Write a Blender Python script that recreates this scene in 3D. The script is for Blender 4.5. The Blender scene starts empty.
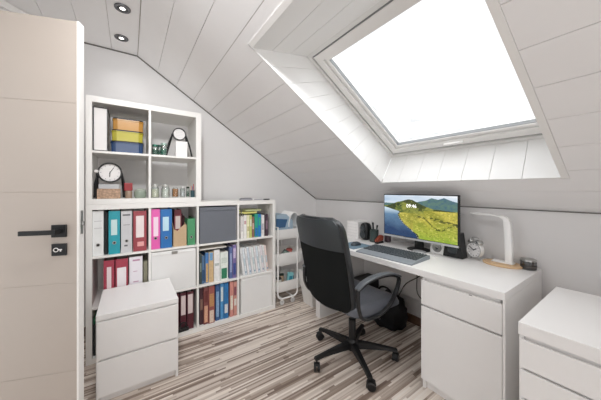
import bpy, bmesh, math, random
from mathutils import Vector, Matrix
PI = math.pi
rnd = random.Random(7)
scene = bpy.context.scene
COL = scene.collection

# ------------------------------------------------------------------ camera model
F_PX, YAW, HY, EYE = 248.53, 0.6022, 189.57, 1.2273
cs, sn = math.cos(YAW), math.sin(YAW)
def ray(px, py):
    t = (px-300.5)/F_PX; k = (HY-py)/F_PX
    return (t*cs+sn, -t*sn+cs, k)
def atY(px, py, Y):            # point of a plane y = Y seen at a pixel
    r = ray(px, py); u = Y/r[1]
    return Vector((u*r[0], Y, EYE+u*r[2]))

# ------------------------------------------------------------------ materials
def mat(name, col, rough=.5, metal=0, var=.04, vscale=14, bump=0, bscale=200, emit=None, estr=0, spec=.5, coat=0):
    m = bpy.data.materials.new(name); m.use_nodes = True
    nt = m.node_tree; b = nt.nodes['Principled BSDF']
    b.inputs['Roughness'].default_value = rough; b.inputs['Metallic'].default_value = metal
    b.inputs['Specular IOR Level'].default_value = spec
    b.inputs['Coat Weight'].default_value = coat
    tc = nt.nodes.new('ShaderNodeTexCoord')
    n = nt.nodes.new('ShaderNodeTexNoise'); n.inputs['Scale'].default_value = vscale; n.inputs['Detail'].default_value = 4
    nt.links.new(tc.outputs['Object'], n.inputs['Vector'])
    mx = nt.nodes.new('ShaderNodeMix'); mx.data_type = 'RGBA'
    mx.inputs[6].default_value = tuple(max(0, c*(1-var)) for c in col)+(1,)
    mx.inputs[7].default_value = tuple(min(1, c*(1+var)) for c in col)+(1,)
    nt.links.new(n.outputs['Fac'], mx.inputs[0]); nt.links.new(mx.outputs[2], b.inputs['Base Color'])
    if bump:
        n2 = nt.nodes.new('ShaderNodeTexNoise'); n2.inputs['Scale'].default_value = bscale
        nt.links.new(tc.outputs['Object'], n2.inputs['Vector'])
        bp = nt.nodes.new('ShaderNodeBump'); bp.inputs['Strength'].default_value = bump; bp.inputs['Distance'].default_value = .002
        nt.links.new(n2.outputs['Fac'], bp.inputs['Height']); nt.links.new(bp.outputs['Normal'], b.inputs['Normal'])
    if emit:
        b.inputs['Emission Color'].default_value = tuple(emit)+(1,); b.inputs['Emission Strength'].default_value = estr
    return m
def srgb(h):
    h = h.lstrip('#'); v = [int(h[i:i+2], 16)/255 for i in (0, 2, 4)]
    return tuple(c/12.92 if c <= .04045 else ((c+.055)/1.055)**2.4 for c in v)
M = {}
def mm(name, h, **k):
    if name not in M: M[name] = mat(name, srgb(h), **k)
    return M[name]
mm('wall_paint', '#e0dfdf', rough=.85, bump=.15, bscale=160, var=.012)
mm('plank_white', '#f4f3f3', rough=.5, var=.02, vscale=5)
mm('plank_dark', '#b9b2aa', rough=.9)
mm('lining_white', '#eeeeed', rough=.4, var=.01)
mm('trim_white', '#f1f0ee', rough=.35, var=.01)
mm('frame_white', '#e6e6e4', rough=.35, var=.01)
mm('shadow_line_grey', '#6f6c69', rough=.7)  # dark tone of the shadow line under the ceiling
mm('white_laminate', '#eae9e8', rough=.38, var=.01)
mm('shelf_white', '#ecebe8', rough=.4, var=.01)
mm('door_cream', '#b8aea5', rough=.45, var=.012)
mm('door_white', '#f2f1ee', rough=.35, var=.01)
mm('black_metal', '#17181a', rough=.4)
mm('black_plastic', '#141517', rough=.45, bump=.1)
mm('black_leather', '#26292c', rough=.32, bump=.3, bscale=350, var=.1)
mm('grey_leather', '#2c3134', rough=.36, bump=.3, bscale=350, var=.06)
mm('black_mesh', '#181a1a', rough=.95, spec=.15, bump=.5, bscale=500)
mm('arm_grey', '#55595d', rough=.35)
mm('seal_mid', '#8f9293', rough=.6)
mm('chrome', '#c8c8c8', rough=.15, metal=1)
mm('steel', '#b4b4b2', rough=.3, metal=1)
mm('grey_plastic', '#868d93', rough=.5)
mm('keys', '#4c5358', rough=.5)
mm('light_wood', '#d9b890', rough=.45, var=.12, vscale=30)
mm('brown_wood', '#6a4f3f', rough=.5, var=.2, vscale=20)
mm('card_white', '#eeeceb', rough=.6, var=.01)
mm('white_plastic', '#f3f3f2', rough=.35, var=.01)
mm('paper', '#e9e6df', rough=.8, var=.06, vscale=60)
mm('black_fabric', '#101012', rough=.95, bump=.8, bscale=90, var=.3)

def floor_material():
    m = bpy.data.materials.new('striped_laminate'); m.use_nodes = True; nt = m.node_tree; N = nt.nodes.new; L = nt.links.new
    b = nt.nodes['Principled BSDF']; tc = N('ShaderNodeTexCoord'); sp = N('ShaderNodeSeparateXYZ'); L(tc.outputs['Object'], sp.inputs[0])
    def math_(op, a, bv=None):
        n = N('ShaderNodeMath'); n.operation = op
        for i, v in enumerate((a, bv)):
            if v is None: continue
            if isinstance(v, (int, float)): n.inputs[i].default_value = v
            else: L(v, n.inputs[i])
        return n.outputs[0]
    def stripes(w, ln, seed):
        row = math_('FLOOR', math_('DIVIDE', sp.outputs['Y'], w))
        wn = N('ShaderNodeTexWhiteNoise'); wn.noise_dimensions = '1D'; L(math_('ADD', row, seed), wn.inputs['W'])
        seg = math_('FLOOR', math_('ADD', math_('DIVIDE', sp.outputs['X'], ln), math_('MULTIPLY', wn.outputs['Value'], 17.3)))
        cv = N('ShaderNodeCombineXYZ'); L(row, cv.inputs[0]); L(seg, cv.inputs[1]); cv.inputs[2].default_value = seed
        w2 = N('ShaderNodeTexWhiteNoise'); w2.noise_dimensions = '3D'; L(cv.outputs[0], w2.inputs['Vector'])
        return w2.outputs['Value']
    a = stripes(.0115, .50, 3.1); c = stripes(.031, .8, 9.7)
    mixv = math_('ADD', math_('MULTIPLY', a, .68), math_('MULTIPLY', c, .32))
    mp = N('ShaderNodeMapping'); mp.inputs['Scale'].default_value = (3, 120, 1); L(tc.outputs['Object'], mp.inputs[0])
    nz = N('ShaderNodeTexNoise'); nz.inputs['Scale'].default_value = 2; nz.inputs['Detail'].default_value = 5; L(mp.outputs[0], nz.inputs['Vector'])
    mixv = math_('ADD', mixv, math_('MULTIPLY', math_('SUBTRACT', nz.outputs['Fac'], .5), .25))
    cr = N('ShaderNodeValToRGB'); e = cr.color_ramp.elements
    e[0].position = .1; e[0].color = srgb('#7d6b5f')+(1,); e[1].position = .9; e[1].color = srgb('#ece4dc')+(1,)
    for p, h in ((.28, '#a09084'), (.42, '#bfb0a4'), (.56, '#d2c6bc'), (.72, '#e6dbd0')):
        x = e.new(p); x.color = srgb(h)+(1,)
    L(mixv, cr.inputs[0]); L(cr.outputs[0], b.inputs['Base Color']); b.inputs['Roughness'].default_value = .42
    bp = N('ShaderNodeBump'); bp.inputs['Strength'].default_value = .1; bp.inputs['Distance'].default_value = .001
    L(nz.outputs['Fac'], bp.inputs['Height']); L(bp.outputs[0], b.inputs['Normal'])
    return m
def glass_material(name, tint=(1, 1, 1), gloss=.06):
    m = bpy.data.materials.new(name); m.use_nodes = True; nt = m.node_tree; nt.nodes.clear(); N = nt.nodes.new
    o = N('ShaderNodeOutputMaterial'); t = N('ShaderNodeBsdfTransparent'); t.inputs[0].default_value = tint+(1,)
    g = N('ShaderNodeBsdfGlossy'); g.inputs['Roughness'].default_value = .03
    lw = N('ShaderNodeLayerWeight'); lw.inputs[0].default_value = .25
    mu = N('ShaderNodeMath'); mu.operation = 'MULTIPLY_ADD'; mu.inputs[1].default_value = .5; mu.inputs[2].default_value = gloss
    nt.links.new(lw.outputs['Fresnel'], mu.inputs[0])
    mx = N('ShaderNodeMixShader'); nt.links.new(mu.outputs[0], mx.inputs[0]); nt.links.new(t.outputs[0], mx.inputs[1]); nt.links.new(g.outputs[0], mx.inputs[2])
    nt.links.new(mx.outputs[0], o.inputs[0]); return m
M['floor'] = floor_material(); M['glass'] = glass_material('window_glass'); M['jar_glass'] = glass_material('jar_glass', (.95, .97, .96), .08)
M['smoke_glass'] = glass_material('smoke_glass', (.35, .36, .36), .15)

# ------------------------------------------------------------------ mesh helpers
def new(): return bmesh.new()
def merge(bm, tmp, mtx=None):
    if mtx is not None: tmp.transform(mtx)
    me = bpy.data.meshes.new('t'); tmp.to_mesh(me); tmp.free(); bm.from_mesh(me); bpy.data.meshes.remove(me)
def box(bm, x0, x1, y0, y1, z0, z1, bev=.0015, mtx=None, seg=2):
    t = bmesh.new(); bmesh.ops.create_cube(t, size=1)
    for v in t.verts:
        v.co = Vector(((x0+x1)/2+v.co.x*(x1-x0), (y0+y1)/2+v.co.y*(y1-y0), (z0+z1)/2+v.co.z*(z1-z0)))
    if bev: bmesh.ops.bevel(t, geom=list(t.edges), offset=min(bev, .45*min(abs(x1-x0), abs(y1-y0), abs(z1-z0))), segments=seg, affect='EDGES', profile=.5)
    merge(bm, t, mtx); return bm
def lathe(bm, c, prof, seg=28, axis='z', mtx=None, squash=(1, 1)):
    t = bmesh.new(); rings = []
    for r, h in prof:
        rings.append([t.verts.new((r*math.cos(2*PI*k/seg)*squash[0], r*math.sin(2*PI*k/seg)*squash[1], h)) for k in range(seg)])
    for a, b in zip(rings, rings[1:]):
        for k in range(seg): t.faces.new((a[k], a[(k+1) % seg], b[(k+1) % seg], b[k]))
    closed = max(abs(prof[0][0]-prof[-1][0]), abs(prof[0][1]-prof[-1][1])) < 1e-7
    if prof[0][0] > 1e-5 and not closed: t.faces.new(rings[0][::-1])
    if prof[-1][0] > 1e-5 and not closed: t.faces.new(rings[-1])
    bmesh.ops.remove_doubles(t, verts=list(t.verts), dist=1e-6)
    R = {'z': Matrix(), 'x': Matrix.Rotation(PI/2, 4, 'Y'), '-x': Matrix.Rotation(-PI/2, 4, 'Y'), 'y': Matrix.Rotation(-PI/2, 4, 'X'), '-y': Matrix.Rotation(PI/2, 4, 'X')}[axis]
    merge(bm, t, Matrix.Translation(c) @ (mtx if mtx is not None else Matrix()) @ R); return bm
def smooth_path(pts, n=6):
    pts = [Vector(p) for p in pts]; out = []
    P = [pts[0]*2-pts[1]]+pts+[pts[-1]*2-pts[-2]]
    for i in range(1, len(P)-2):
        for k in range(n):
            t = k/n; a, b, c, d = P[i-1:i+3]
            out.append(.5*((2*b)+(-a+c)*t+(2*a-5*b+4*c-d)*t*t+(-a+3*b-3*c+d)*t**3))
    out.append(pts[-1]); return out
def tube(bm, pts, r, seg=10, closed=False):
    pts = [Vector(p) for p in pts]; n = len(pts); rings = []; prev = None
    for i, p in enumerate(pts):
        a = pts[(i-1) % n] if (closed or i) else p; b = pts[(i+1) % n] if (closed or i < n-1) else p
        d = (b-a).normalized()
        if prev is None:
            u = d.orthogonal().normalized()
        else:
            u = (prev-d*prev.dot(d)).normalized()
        prev = u; w = d.cross(u); rr = r[i] if isinstance(r, (list, tuple)) else r
        rings.append([bm.verts.new(p+rr*(math.cos(2*PI*k/seg)*u+math.sin(2*PI*k/seg)*w)) for k in range(seg)])
    for i in range(n if closed else n-1):
        A, B = rings[i], rings[(i+1) % n]
        for k in range(seg): bm.faces.new((A[k], A[(k+1) % seg], B[(k+1) % seg], B[k]))
    if not closed: bm.faces.new(rings[0][::-1]); bm.faces.new(rings[-1])
    return bm
def ribbon(bm, pts, wdir, w, t, closed=False):   # rounded flat bar swept along a path
    pts = [Vector(p) for p in pts]; n = len(pts); wd = Vector(wdir).normalized(); rings = []
    sec = []
    for k in range(12):
        a = 2*PI*(k+.5)/12; ca, sa = math.cos(a), math.sin(a)
        sec.append((math.copysign(abs(ca)**.5, ca), math.copysign(abs(sa)**.5, sa)))
    for i, p in enumerate(pts):
        a = pts[(i-1) % n] if (closed or i) else p; b = pts[(i+1) % n] if (closed or i < n-1) else p
        d = (b-a).normalized(); nn = d.cross(wd).normalized()
        ww = w[i] if isinstance(w, (list, tuple)) else w; tt = t[i] if isinstance(t, (list, tuple)) else t
        rings.append([bm.verts.new(p+wd*(ww/2*x)+nn*(tt/2*y)) for x, y in sec])
    for i in range(n if closed else n-1):
        A, B = rings[i], rings[(i+1) % n]
        for k in range(12): bm.faces.new((A[k], A[(k+1) % 12], B[(k+1) % 12], B[k]))
    if not closed: bm.faces.new(rings[0][::-1]); bm.faces.new(rings[-1])
    return bm
def prism(bm, pts, off):         # polygon extruded by a vector
    off = Vector(off); a = [bm.verts.new(Vector(p)) for p in pts]; b = [bm.verts.new(Vector(p)+off) for p in pts]
    bm.faces.new(a[::-1]); bm.faces.new(b); n = len(a)
    for i in range(n): bm.faces.new((a[i], a[(i+1) % n], b[(i+1) % n], b[i]))
    return bm
def pad(bm, fn, nu=20, nv=20):   # closed solid from fn(a,b,side) with a,b in -1..1
    S = []
    for side in (1, -1):
        S.append([[bm.verts.new(fn(-1+2*i/nu, -1+2*j/nv, side)) for i in range(nu+1)] for j in range(nv+1)])
    for k, g in enumerate(S):
        for j in range(nv):
            for i in range(nu):
                q = (g[j][i], g[j][i+1], g[j+1][i+1], g[j+1][i]); bm.faces.new(q if k == 0 else q[::-1])
    A, B = S
    loop = [(0, i) for i in range(nu)]+[(j, nu) for j in range(nv)]+[(nv, i) for i in range(nu, 0, -1)]+[(j, 0) for j in range(nv, 0, -1)]
    for k in range(len(loop)):
        (j, i), (j2, i2) = loop[k], loop[(k+1) % len(loop)]
        bm.faces.new((A[j][i], B[j][i], B[j2][i2], A[j2][i2]))
    return bm
def rr_half(b, W, Hh, r):        # half width of a rounded rectangle at relative height b
    d = abs(b)*Hh-(Hh-r)
    return W if d <= 0 else W-r+math.sqrt(max(0, r*r-d*d))

def obj(name, bm, m, parent=None, smooth=False):
    bmesh.ops.recalc_face_normals(bm, faces=list(bm.faces))
    me = bpy.data.meshes.new(name)
    if parent is not None:
        l = Vector(); p = parent
        while p is not None: l += p.location; p = p.parent
    else:
        vs = [v.co for v in bm.verts]
        l = Vector(((min(v.x for v in vs)+max(v.x for v in vs))/2, (min(v.y for v in vs)+max(v.y for v in vs))/2, min(v.z for v in vs)))
    bm.transform(Matrix.Translation(-l)); bm.to_mesh(me); bm.free()
    o = bpy.data.objects.new(name, me); COL.objects.link(o)
    if parent is not None: o.parent = parent
    else: o.location = l
    me.materials.append(M[m] if isinstance(m, str) else m)
    if smooth:
        for f in me.polygons: f.use_smooth = True
        try: me.set_sharp_from_angle(angle=math.radians(38))
        except Exception: pass
    return o
def tag(o, label, cat, group=None):
    o['label'] = label; o['category'] = cat
    if group: o['group'] = group
    return o
def thing(name, label, cat, loc, group=None):
    o = bpy.data.objects.new(name, None); COL.objects.link(o); o.location = loc; o.empty_display_size = .05
    return tag(o, label, cat, group)
def struct(name, bm, m, parent=None, smooth=False):
    o = obj(name, bm, m, parent, smooth)
    if parent is None: o['kind'] = 'structure'
    return o
def sthing(name, loc):
    o = bpy.data.objects.new(name, None); COL.objects.link(o); o.location = loc; o['kind'] = 'structure'; o.empty_display_size = .05; return o

# ------------------------------------------------------------------ room shell
WX, WZ, GY, CZ, RX = 2.15, 1.0999, 2.745, 2.4615, .058     # knee wall x and height, gable wall y, ceiling z, crease x
AL = math.atan((CZ-WZ)/(WX-RX))
SD = Vector((math.cos(AL), 0, -math.sin(AL))); SN = Vector((math.sin(AL), 0, math.cos(AL))); SP0 = Vector((RX, 0, CZ))
def sp(u, y, n): return SP0+SD*u+SN*n+Vector((0, y, 0))
UL = (WX-RX)/math.cos(AL)
LX, RY = -1.10, -1.35
struct('floor', box(new(), LX-.1, WX+.1, RY-.1, GY+.1, -.08, 0, 0), 'floor')
box_g = new(); prism(box_g, [(-.37, GY, 0), (WX+.1, GY, 0), (WX+.1, GY, WZ-.06), (RX, GY, CZ+.01), (-.37, GY, CZ+.01)], (0, .1, 0)); struct('wall_back', box_g, 'wall_paint')
kw = new(); box(kw, WX, WX+.1, RY, GY, 0, WZ, 0); struct('wall_right', kw, 'wall_paint')
dw = new(); prism(dw, [(-.37, GY, 0), (LX, 2.03, 0), (LX-.07, 2.10, 0), (-.37, GY+.1, 0)], (0, 0, CZ)); struct('wall_corner', dw, 'wall_paint')
lw = new()
box(lw, LX-.1, LX, 1.86, 2.05, 0, CZ, 0); box(lw, LX-.1, LX, RY, .90, 0, CZ, 0); box(lw, LX-.1, LX, .90, 1.86, 2.06, CZ, 0); struct('wall_left', lw, 'wall_paint')  # doorway out of view, added to let daylight in
rw = new()
wx0, wx1, wz0, wz1 = -.75, .95, .75, 2.1
prism(rw, [(LX, RY, 0), (WX, RY, 0), (WX, RY, wz0), (LX, RY, wz0)], (0, -.1, 0))
prism(rw, [(LX, RY, wz0), (wx0, RY, wz0), (wx0, RY, CZ), (LX, RY, CZ)], (0, -.1, 0))
prism(rw, [(wx0, RY, wz1), (wx1, RY, wz1), (wx1, RY, 1.88), (wx1, RY, CZ-.6566*(wx1-RX)), (RX, RY, CZ), (wx0, RY, CZ)] if False else [(wx0, RY, wz1), (.62, RY, wz1), (RX, RY, CZ), (wx0, RY, CZ)], (0, -.1, 0))
wx1 = .55
prism(rw, [(wx1, RY, wz0), (WX, RY, wz0), (WX, RY, WZ), (.62, RY, wz1), (wx1, RY, wz1)], (0, -.1, 0))
struct('wall_front', rw, 'wall_paint')
w2 = sthing('fill_window', ((wx0+wx1)/2, RY-.05, wz0))  # unseen rear window, added to bring in fill light
fb = new(); box(fb, wx0, wx0+.05, RY-.08, RY-.03, wz0, wz1); box(fb, wx1-.05, wx1, RY-.08, RY-.03, wz0, wz1)
box(fb, wx0+.05, wx1-.05, RY-.08, RY-.03, wz0, wz0+.05); box(fb, wx0+.05, wx1-.05, RY-.08, RY-.03, wz1-.05, wz1)
obj('window_frame', fb, 'frame_white', w2)
obj('pane', box(new(), wx0+.05, wx1-.05, RY-.06, RY-.055, wz0+.05, wz1-.05, 0), 'glass', w2)

# ceiling boards
BW, GAP = .1895, .003
def clip_rects(u0, u1, y0, y1, hole):
    hu0, hu1, hy0, hy1 = hole
    if u1 <= hu0 or u0 >= hu1 or y1 <= hy0 or y0 >= hy1: return [(u0, u1, y0, y1)]
    out = []
    if u0 < hu0: out.append((u0, hu0, y0, y1))
    if u1 > hu1: out.append((hu1, u1, y0, y1))
    a, b = max(u0, hu0), min(u1, hu1)
    if y0 < hy0: out.append((a, b, y0, hy0))
    if y1 > hy1: out.append((a, b, hy1, y1))
    return out
HOLE = (.670, 2.147, .307, 1.421)
def yn(u): return .338+(u-1.02)*(.298-.338)/1.127      # near edge of the opening, slightly out of square
HOLE_T = (HOLE[0]-.030, HOLE[1]+.0125, HOLE[2]-.038, HOLE[3]+.0125)
sb = new(); sl = new()
u = .006
def slab(bm, u0, u1, y0, y1, n0, n1):
    ya, yb = y0 if isinstance(y0, tuple) else (y0, y0); yc, yd = y1 if isinstance(y1, tuple) else (y1, y1)
    prism(bm, [sp(u0, ya, n0), sp(u1, yb, n0), sp(u1, yd, n0), sp(u0, yc, n0)], SN*(n1-n0))
while u < UL:
    v = min(u+BW-GAP, UL)
    for r in clip_rects(u, v, RY, GY, HOLE_T):
        if r[3] == HOLE_T[2]: r = (r[0], r[1], r[2], (yn(r[0])-.030, yn(r[1])-.030))
        slab(sb, *r, 0, .012)
    u += BW
for r in clip_rects(0, UL+.12, RY-.1, GY+.1, (HOLE[0]-.0135, HOLE[1]+.0135, HOLE[2]-.0135, HOLE[3]+.0135)):
    if r[3] == HOLE[2]-.0135: r = (r[0], r[1], r[2], (yn(r[0])-.0135, yn(r[1])-.0135))
    slab(sl, *r, .013, .05)
cs_ = struct('ceiling', sb, 'plank_white')
obj('backing_board', sl, 'plank_dark', cs_)
fc = new(); fl = new(); x = RX+.003-BW
while x > LX-.2:
    box(fc, max(x, LX-.1), x+BW-GAP, RY-.1, GY, CZ, CZ+.012, 0); x -= BW
box(fl, LX-.15, RX+.02, RY-.15, GY+.12, CZ+.013, CZ+.04, 0)
c1 = struct('ceiling', fc, 'plank_white'); obj('backing_board', fl, 'plank_dark', c1)
# shadow line drawn as dark grey beads where ceiling meets walls; then trims
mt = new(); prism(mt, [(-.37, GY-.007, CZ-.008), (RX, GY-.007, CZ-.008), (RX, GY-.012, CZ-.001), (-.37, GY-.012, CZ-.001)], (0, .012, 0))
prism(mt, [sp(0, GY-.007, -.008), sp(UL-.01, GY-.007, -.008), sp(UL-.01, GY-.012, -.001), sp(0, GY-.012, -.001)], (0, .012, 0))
struct('shadow_line_1', mt, 'shadow_line_grey')
mt = new(); box(mt, WX-.007, WX, RY, GY, WZ-.009, WZ-.002, .001); struct('shadow_line_2', mt, 'shadow_line_grey')
mt = new(); prism(mt, [(-.37, GY, CZ-.05), (LX, 2.03, CZ-.05), (LX, 2.00, CZ-.05), (-.345, GY, CZ-.05)], (0, 0, .044)); struct('trim_3', mt, 'trim_white')
bb = new(); box(bb, WX-.014, WX, RY, GY, 0, .075, .003); struct('baseboard_right', bb, 'brown_wood')
bb = new(); box(bb, -.37, WX-.015, GY-.014, GY, 0, .075, .003); struct('baseboard_back', bb, 'brown_wood')

# skylight shaft lining and trims
def board_quad(bm, a0, a1, b0, b1, n, out, gap=.0025, th=.012):
    # strips between edges a0->a1 (room side) and b0->b1 (window side); n strips along the edges
    a0, a1, b0, b1, out = map(Vector, (a0, a1, b0, b1, out)); L = (a1-a0).length; off = out.normalized()*th
    for i in range(n):
        s, e = i/n, (i+1)/n-gap/L
        q = [a0.lerp(a1, s), a0.lerp(a1, e), b0.lerp(b1, e), b0.lerp(b1, s)]
        prism(bm, q, off)
wi = (.976, 2.146, .306, 1.425, .285)    # window opening at shaft top
ln = new()
board_quad(ln, sp(HOLE[0], HOLE[3], 0), sp(HOLE[1], HOLE[3], 0), sp(wi[0], wi[3], wi[4]), sp(wi[1], wi[3], wi[4]), 10, (0, 1, 0))
board_quad(ln, sp(HOLE[0], yn(HOLE[0]), 0), sp(HOLE[1], yn(HOLE[1]), 0), sp(wi[0], wi[2], wi[4]), sp(wi[1], wi[2], wi[4]), 10, (0, -1, 0))
board_quad(ln, sp(HOLE[1], yn(HOLE[1]), 0), sp(HOLE[1], HOLE[3], 0), sp(wi[1], wi[2], wi[4]), sp(wi[1], wi[3], wi[4]), 7, SD)
t0, t1 = sp(HOLE[0], HOLE[2], 0), sp(wi[0], wi[2], wi[4]); u0, u1 = sp(HOLE[0], HOLE[3], 0), sp(wi[0], wi[3], wi[4])
board_quad(ln, t0, t1, u0, u1, 3, (0, 0, 1))
lo = struct('window_lining', ln, 'lining_white'); lo.name = 'trim_4'
lb = new()
board_quad(lb, sp(HOLE[0], HOLE[3]+.013, 0.02), sp(HOLE[1], HOLE[3]+.013, 0.02), sp(wi[0], wi[3]+.013, wi[4]), sp(wi[1], wi[3]+.013, wi[4]), 1, (0, 1, 0))
board_quad(lb, sp(HOLE[0], yn(HOLE[0])-.013, .02), sp(HOLE[1], yn(HOLE[1])-.013, .02), sp(wi[0], wi[2]-.013, wi[4]), sp(wi[1], wi[2]-.013, wi[4]), 1, (0, -1, 0))
board_quad(lb, sp(HOLE[1]+.013, HOLE[2], .02), sp(HOLE[1]+.013, HOLE[3], .02), sp(wi[1]+.013, wi[2], wi[4]), sp(wi[1]+.013, wi[3], wi[4]), 1, SD)
board_quad(lb, t0+Vector((0, 0, .014)), u0+Vector((0, 0, .014)), t1+Vector((0, 0, .014)), u1+Vector((0, 0, .014)), 1, (0, 0, 1))
obj('backing_board', lb, 'plank_dark', lo)
tr = new()
ua, ub = HOLE[0]-.030, HOLE[1]+.002
slab(tr, ua, ub, (yn(ua)-.029, yn(ub)-.029), (yn(ua), yn(ub)), -.004, .013)
slab(tr, HOLE[0]-.030, HOLE[0], (yn(ua), yn(HOLE[0])), HOLE[3], -.004, .013)
struct('trim_5', tr, 'trim_white')

w1 = sthing('window_1', sp(1.5, .86, .30))
def ring(bm, u0, u1, y0, y1, w, n0, n1, wy=None):
    wy = wy or w
    slab(bm, u0, u0+w, y0, y1, n0, n1); slab(bm, u1-w, u1, y0, y1, n0, n1)
    slab(bm, u0+w, u1-w, y0, y0+wy, n0, n1); slab(bm, u0+w, u1-w, y1-wy, y1, n0, n1)
fr = new(); ring(fr, wi[0]-.02, wi[1]+.02, wi[2]-.02, wi[3]+.02, .045, .286, .40); obj('window_frame', fr, 'frame_white', w1)
sl_ = new(); ring(sl_, wi[0]+.027, wi[1]-.027, wi[2]+.027, wi[3]-.027, .020, .300, .318)
ring(sl_, wi[0]+.086, wi[1]-.086, wi[2]+.074, wi[3]-.084, .010, .312, .34)
ring(sl_, wi[0]+.112, wi[1]-.112, wi[2]+.094, wi[3]-.112, .005, .312, .34)
obj('window_seal', sl_, 'seal_mid', w1)
sa = new(); ring(sa, wi[0]+.038, wi[1]-.038, wi[2]+.032, wi[3]-.036, .050, .292, .36); ring(sa, wi[0]+.092, wi[1]-.092, wi[2]+.078, wi[3]-.092, .022, .305, .36)
obj('sash', sa, 'trim_white', w1)
obj('pane', (lambda b: (slab(b, wi[0]+.10, wi[1]-.10, wi[2]+.09, wi[3]-.10, .341, .345), b)[1])(new()), 'glass', w1)
hb = new(); slab(hb, 2.066, 2.083, .80, .93, .270, .292); slab(hb, 2.054, 2.066, .82, .91, .262, .274); obj('handle', hb, 'trim_white', w1)

# downlights
for lx, ly, dd in ((-.04, 2.075, 'nearer to the camera'), (-.055, 2.485, 'nearer to the gable wall'), (-.03, .95, ''), (-.03, 1.5, ''), (-.03, .3, '')):  # last three fixtures are unseen, added for the fill spots
    if not dd: lab = 'unseen round recessed downlight added for fill in the flat white board ceiling'
    else: lab = 'round chrome recessed downlight in the flat board ceiling, the one '+dd
    L = thing('recessed_downlight', lab, 'ceiling light', (lx, ly, CZ-.01), 'recessed downlights in the flat ceiling')
    obj('ring', lathe(new(), (lx, ly, CZ-.008), [(.033, 0), (.046, -.001), (.048, .004), (.046, .0075), (.033, .0075), (.033, 0)]), mm('dark_steel', '#6e6e70', rough=.25, metal=1), L, True)
    obj('reflector', lathe(new(), (lx, ly, CZ-.007), [(.032, 0), (.022, .004), (.020, .0045), (.031, .001)]), mm('dark_recess', '#2c2c2e', rough=.3), L, True)
    obj('bulb', lathe(new(), (lx, ly, CZ-.010), [(0, 0), (.014, .001), (.019, .005), (.019, .009)]), mat('bulb_glow', (1, 1, 1), emit=(1, .96, .9), estr=2.5), L, True)

# ------------------------------------------------------------------ door
DL = Vector((-.199, 1.52, 0)); dd = Vector((-.945, .327, 0)).normalized(); dn = Vector((dd.y, -dd.x, 0))   # dn: away from camera
if dn.y < 0: dn = -dn
DM = Matrix.Translation(DL) @ Matrix((( -dd.x, dn.x, 0, 0), (-dd.y, dn.y, 0, 0), (0, 0, 1, 0), (0, 0, 0, 1)))
# local frame: x = -distance from latch edge towards hinge (negative), y = thickness away from camera
d1 = sthing('door_1', DL)
dl = new(); zs = [.012, .4, .802, 1.215, 1.622, 1.998]
box(dl, -.85, -.001, .0016, .038, .012, 1.998, .001, DM)
for a, b in zip(zs, zs[1:]): box(dl, -.85, -.001, 0, .0017, a+(.0012 if a > .1 else 0), b-(.0012 if b < 1.9 else 0), .0004, DM, 1)
obj('door_leaf', dl, 'door_cream', d1)
de = new(); box(de, -.001, .008, -.0015, .040, .012, 2.0, .0015, DM); obj('door_edge', de, 'door_white', d1)
obj('latch_plate', box(new(), .008, .0095, .010, .030, 1.02, 1.13, .0005, DM), 'steel', d1)
obj('latch', box(new(), .0095, .018, .013, .026, 1.06, 1.08, .002, DM), 'steel', d1)
hr = new(); box(hr, -.092, -.036, -.010, 0, 1.013, 1.069, .002, DM); obj('rosette', hr, 'black_metal', d1)
hh = new(); box(hh, -.072, -.052, -.052, -.009, 1.031, 1.051, .002, DM); box(hh, -.180, -.052, -.055, -.043, 1.031, 1.051, .002, DM); obj('handle', hh, 'black_metal', d1)
hk = new(); box(hk, -.092, -.036, -.008, 0, .930, .984, .002, DM); kr = obj('key_rosette', hk, 'black_metal', d1)
ky = new(); tube(ky, [DM @ Vector((-.074+.0085*math.cos(a), -.0095, .957+.0085*math.sin(a))) for a in [k*PI/6 for k in range(12)]], .0018, 6, True)
box(ky, -.066, -.052, -.011, -.008, .955, .960, 0, DM); box(ky, -.059, -.055, -.011, -.008, .949, .957, 0, DM)
obj('key_symbol', ky, 'card_white', kr)
df = new(); box(df, LX, LX+.02, 1.80+.04, 1.93, 0, 2.12, .002); box(df, LX, LX+.02, .83, .90, 0, 2.12, .002); box(df, LX, LX+.02, .83, 1.93, 2.05, 2.12, .002)
struct('trim_6', df, 'door_white')

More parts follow.
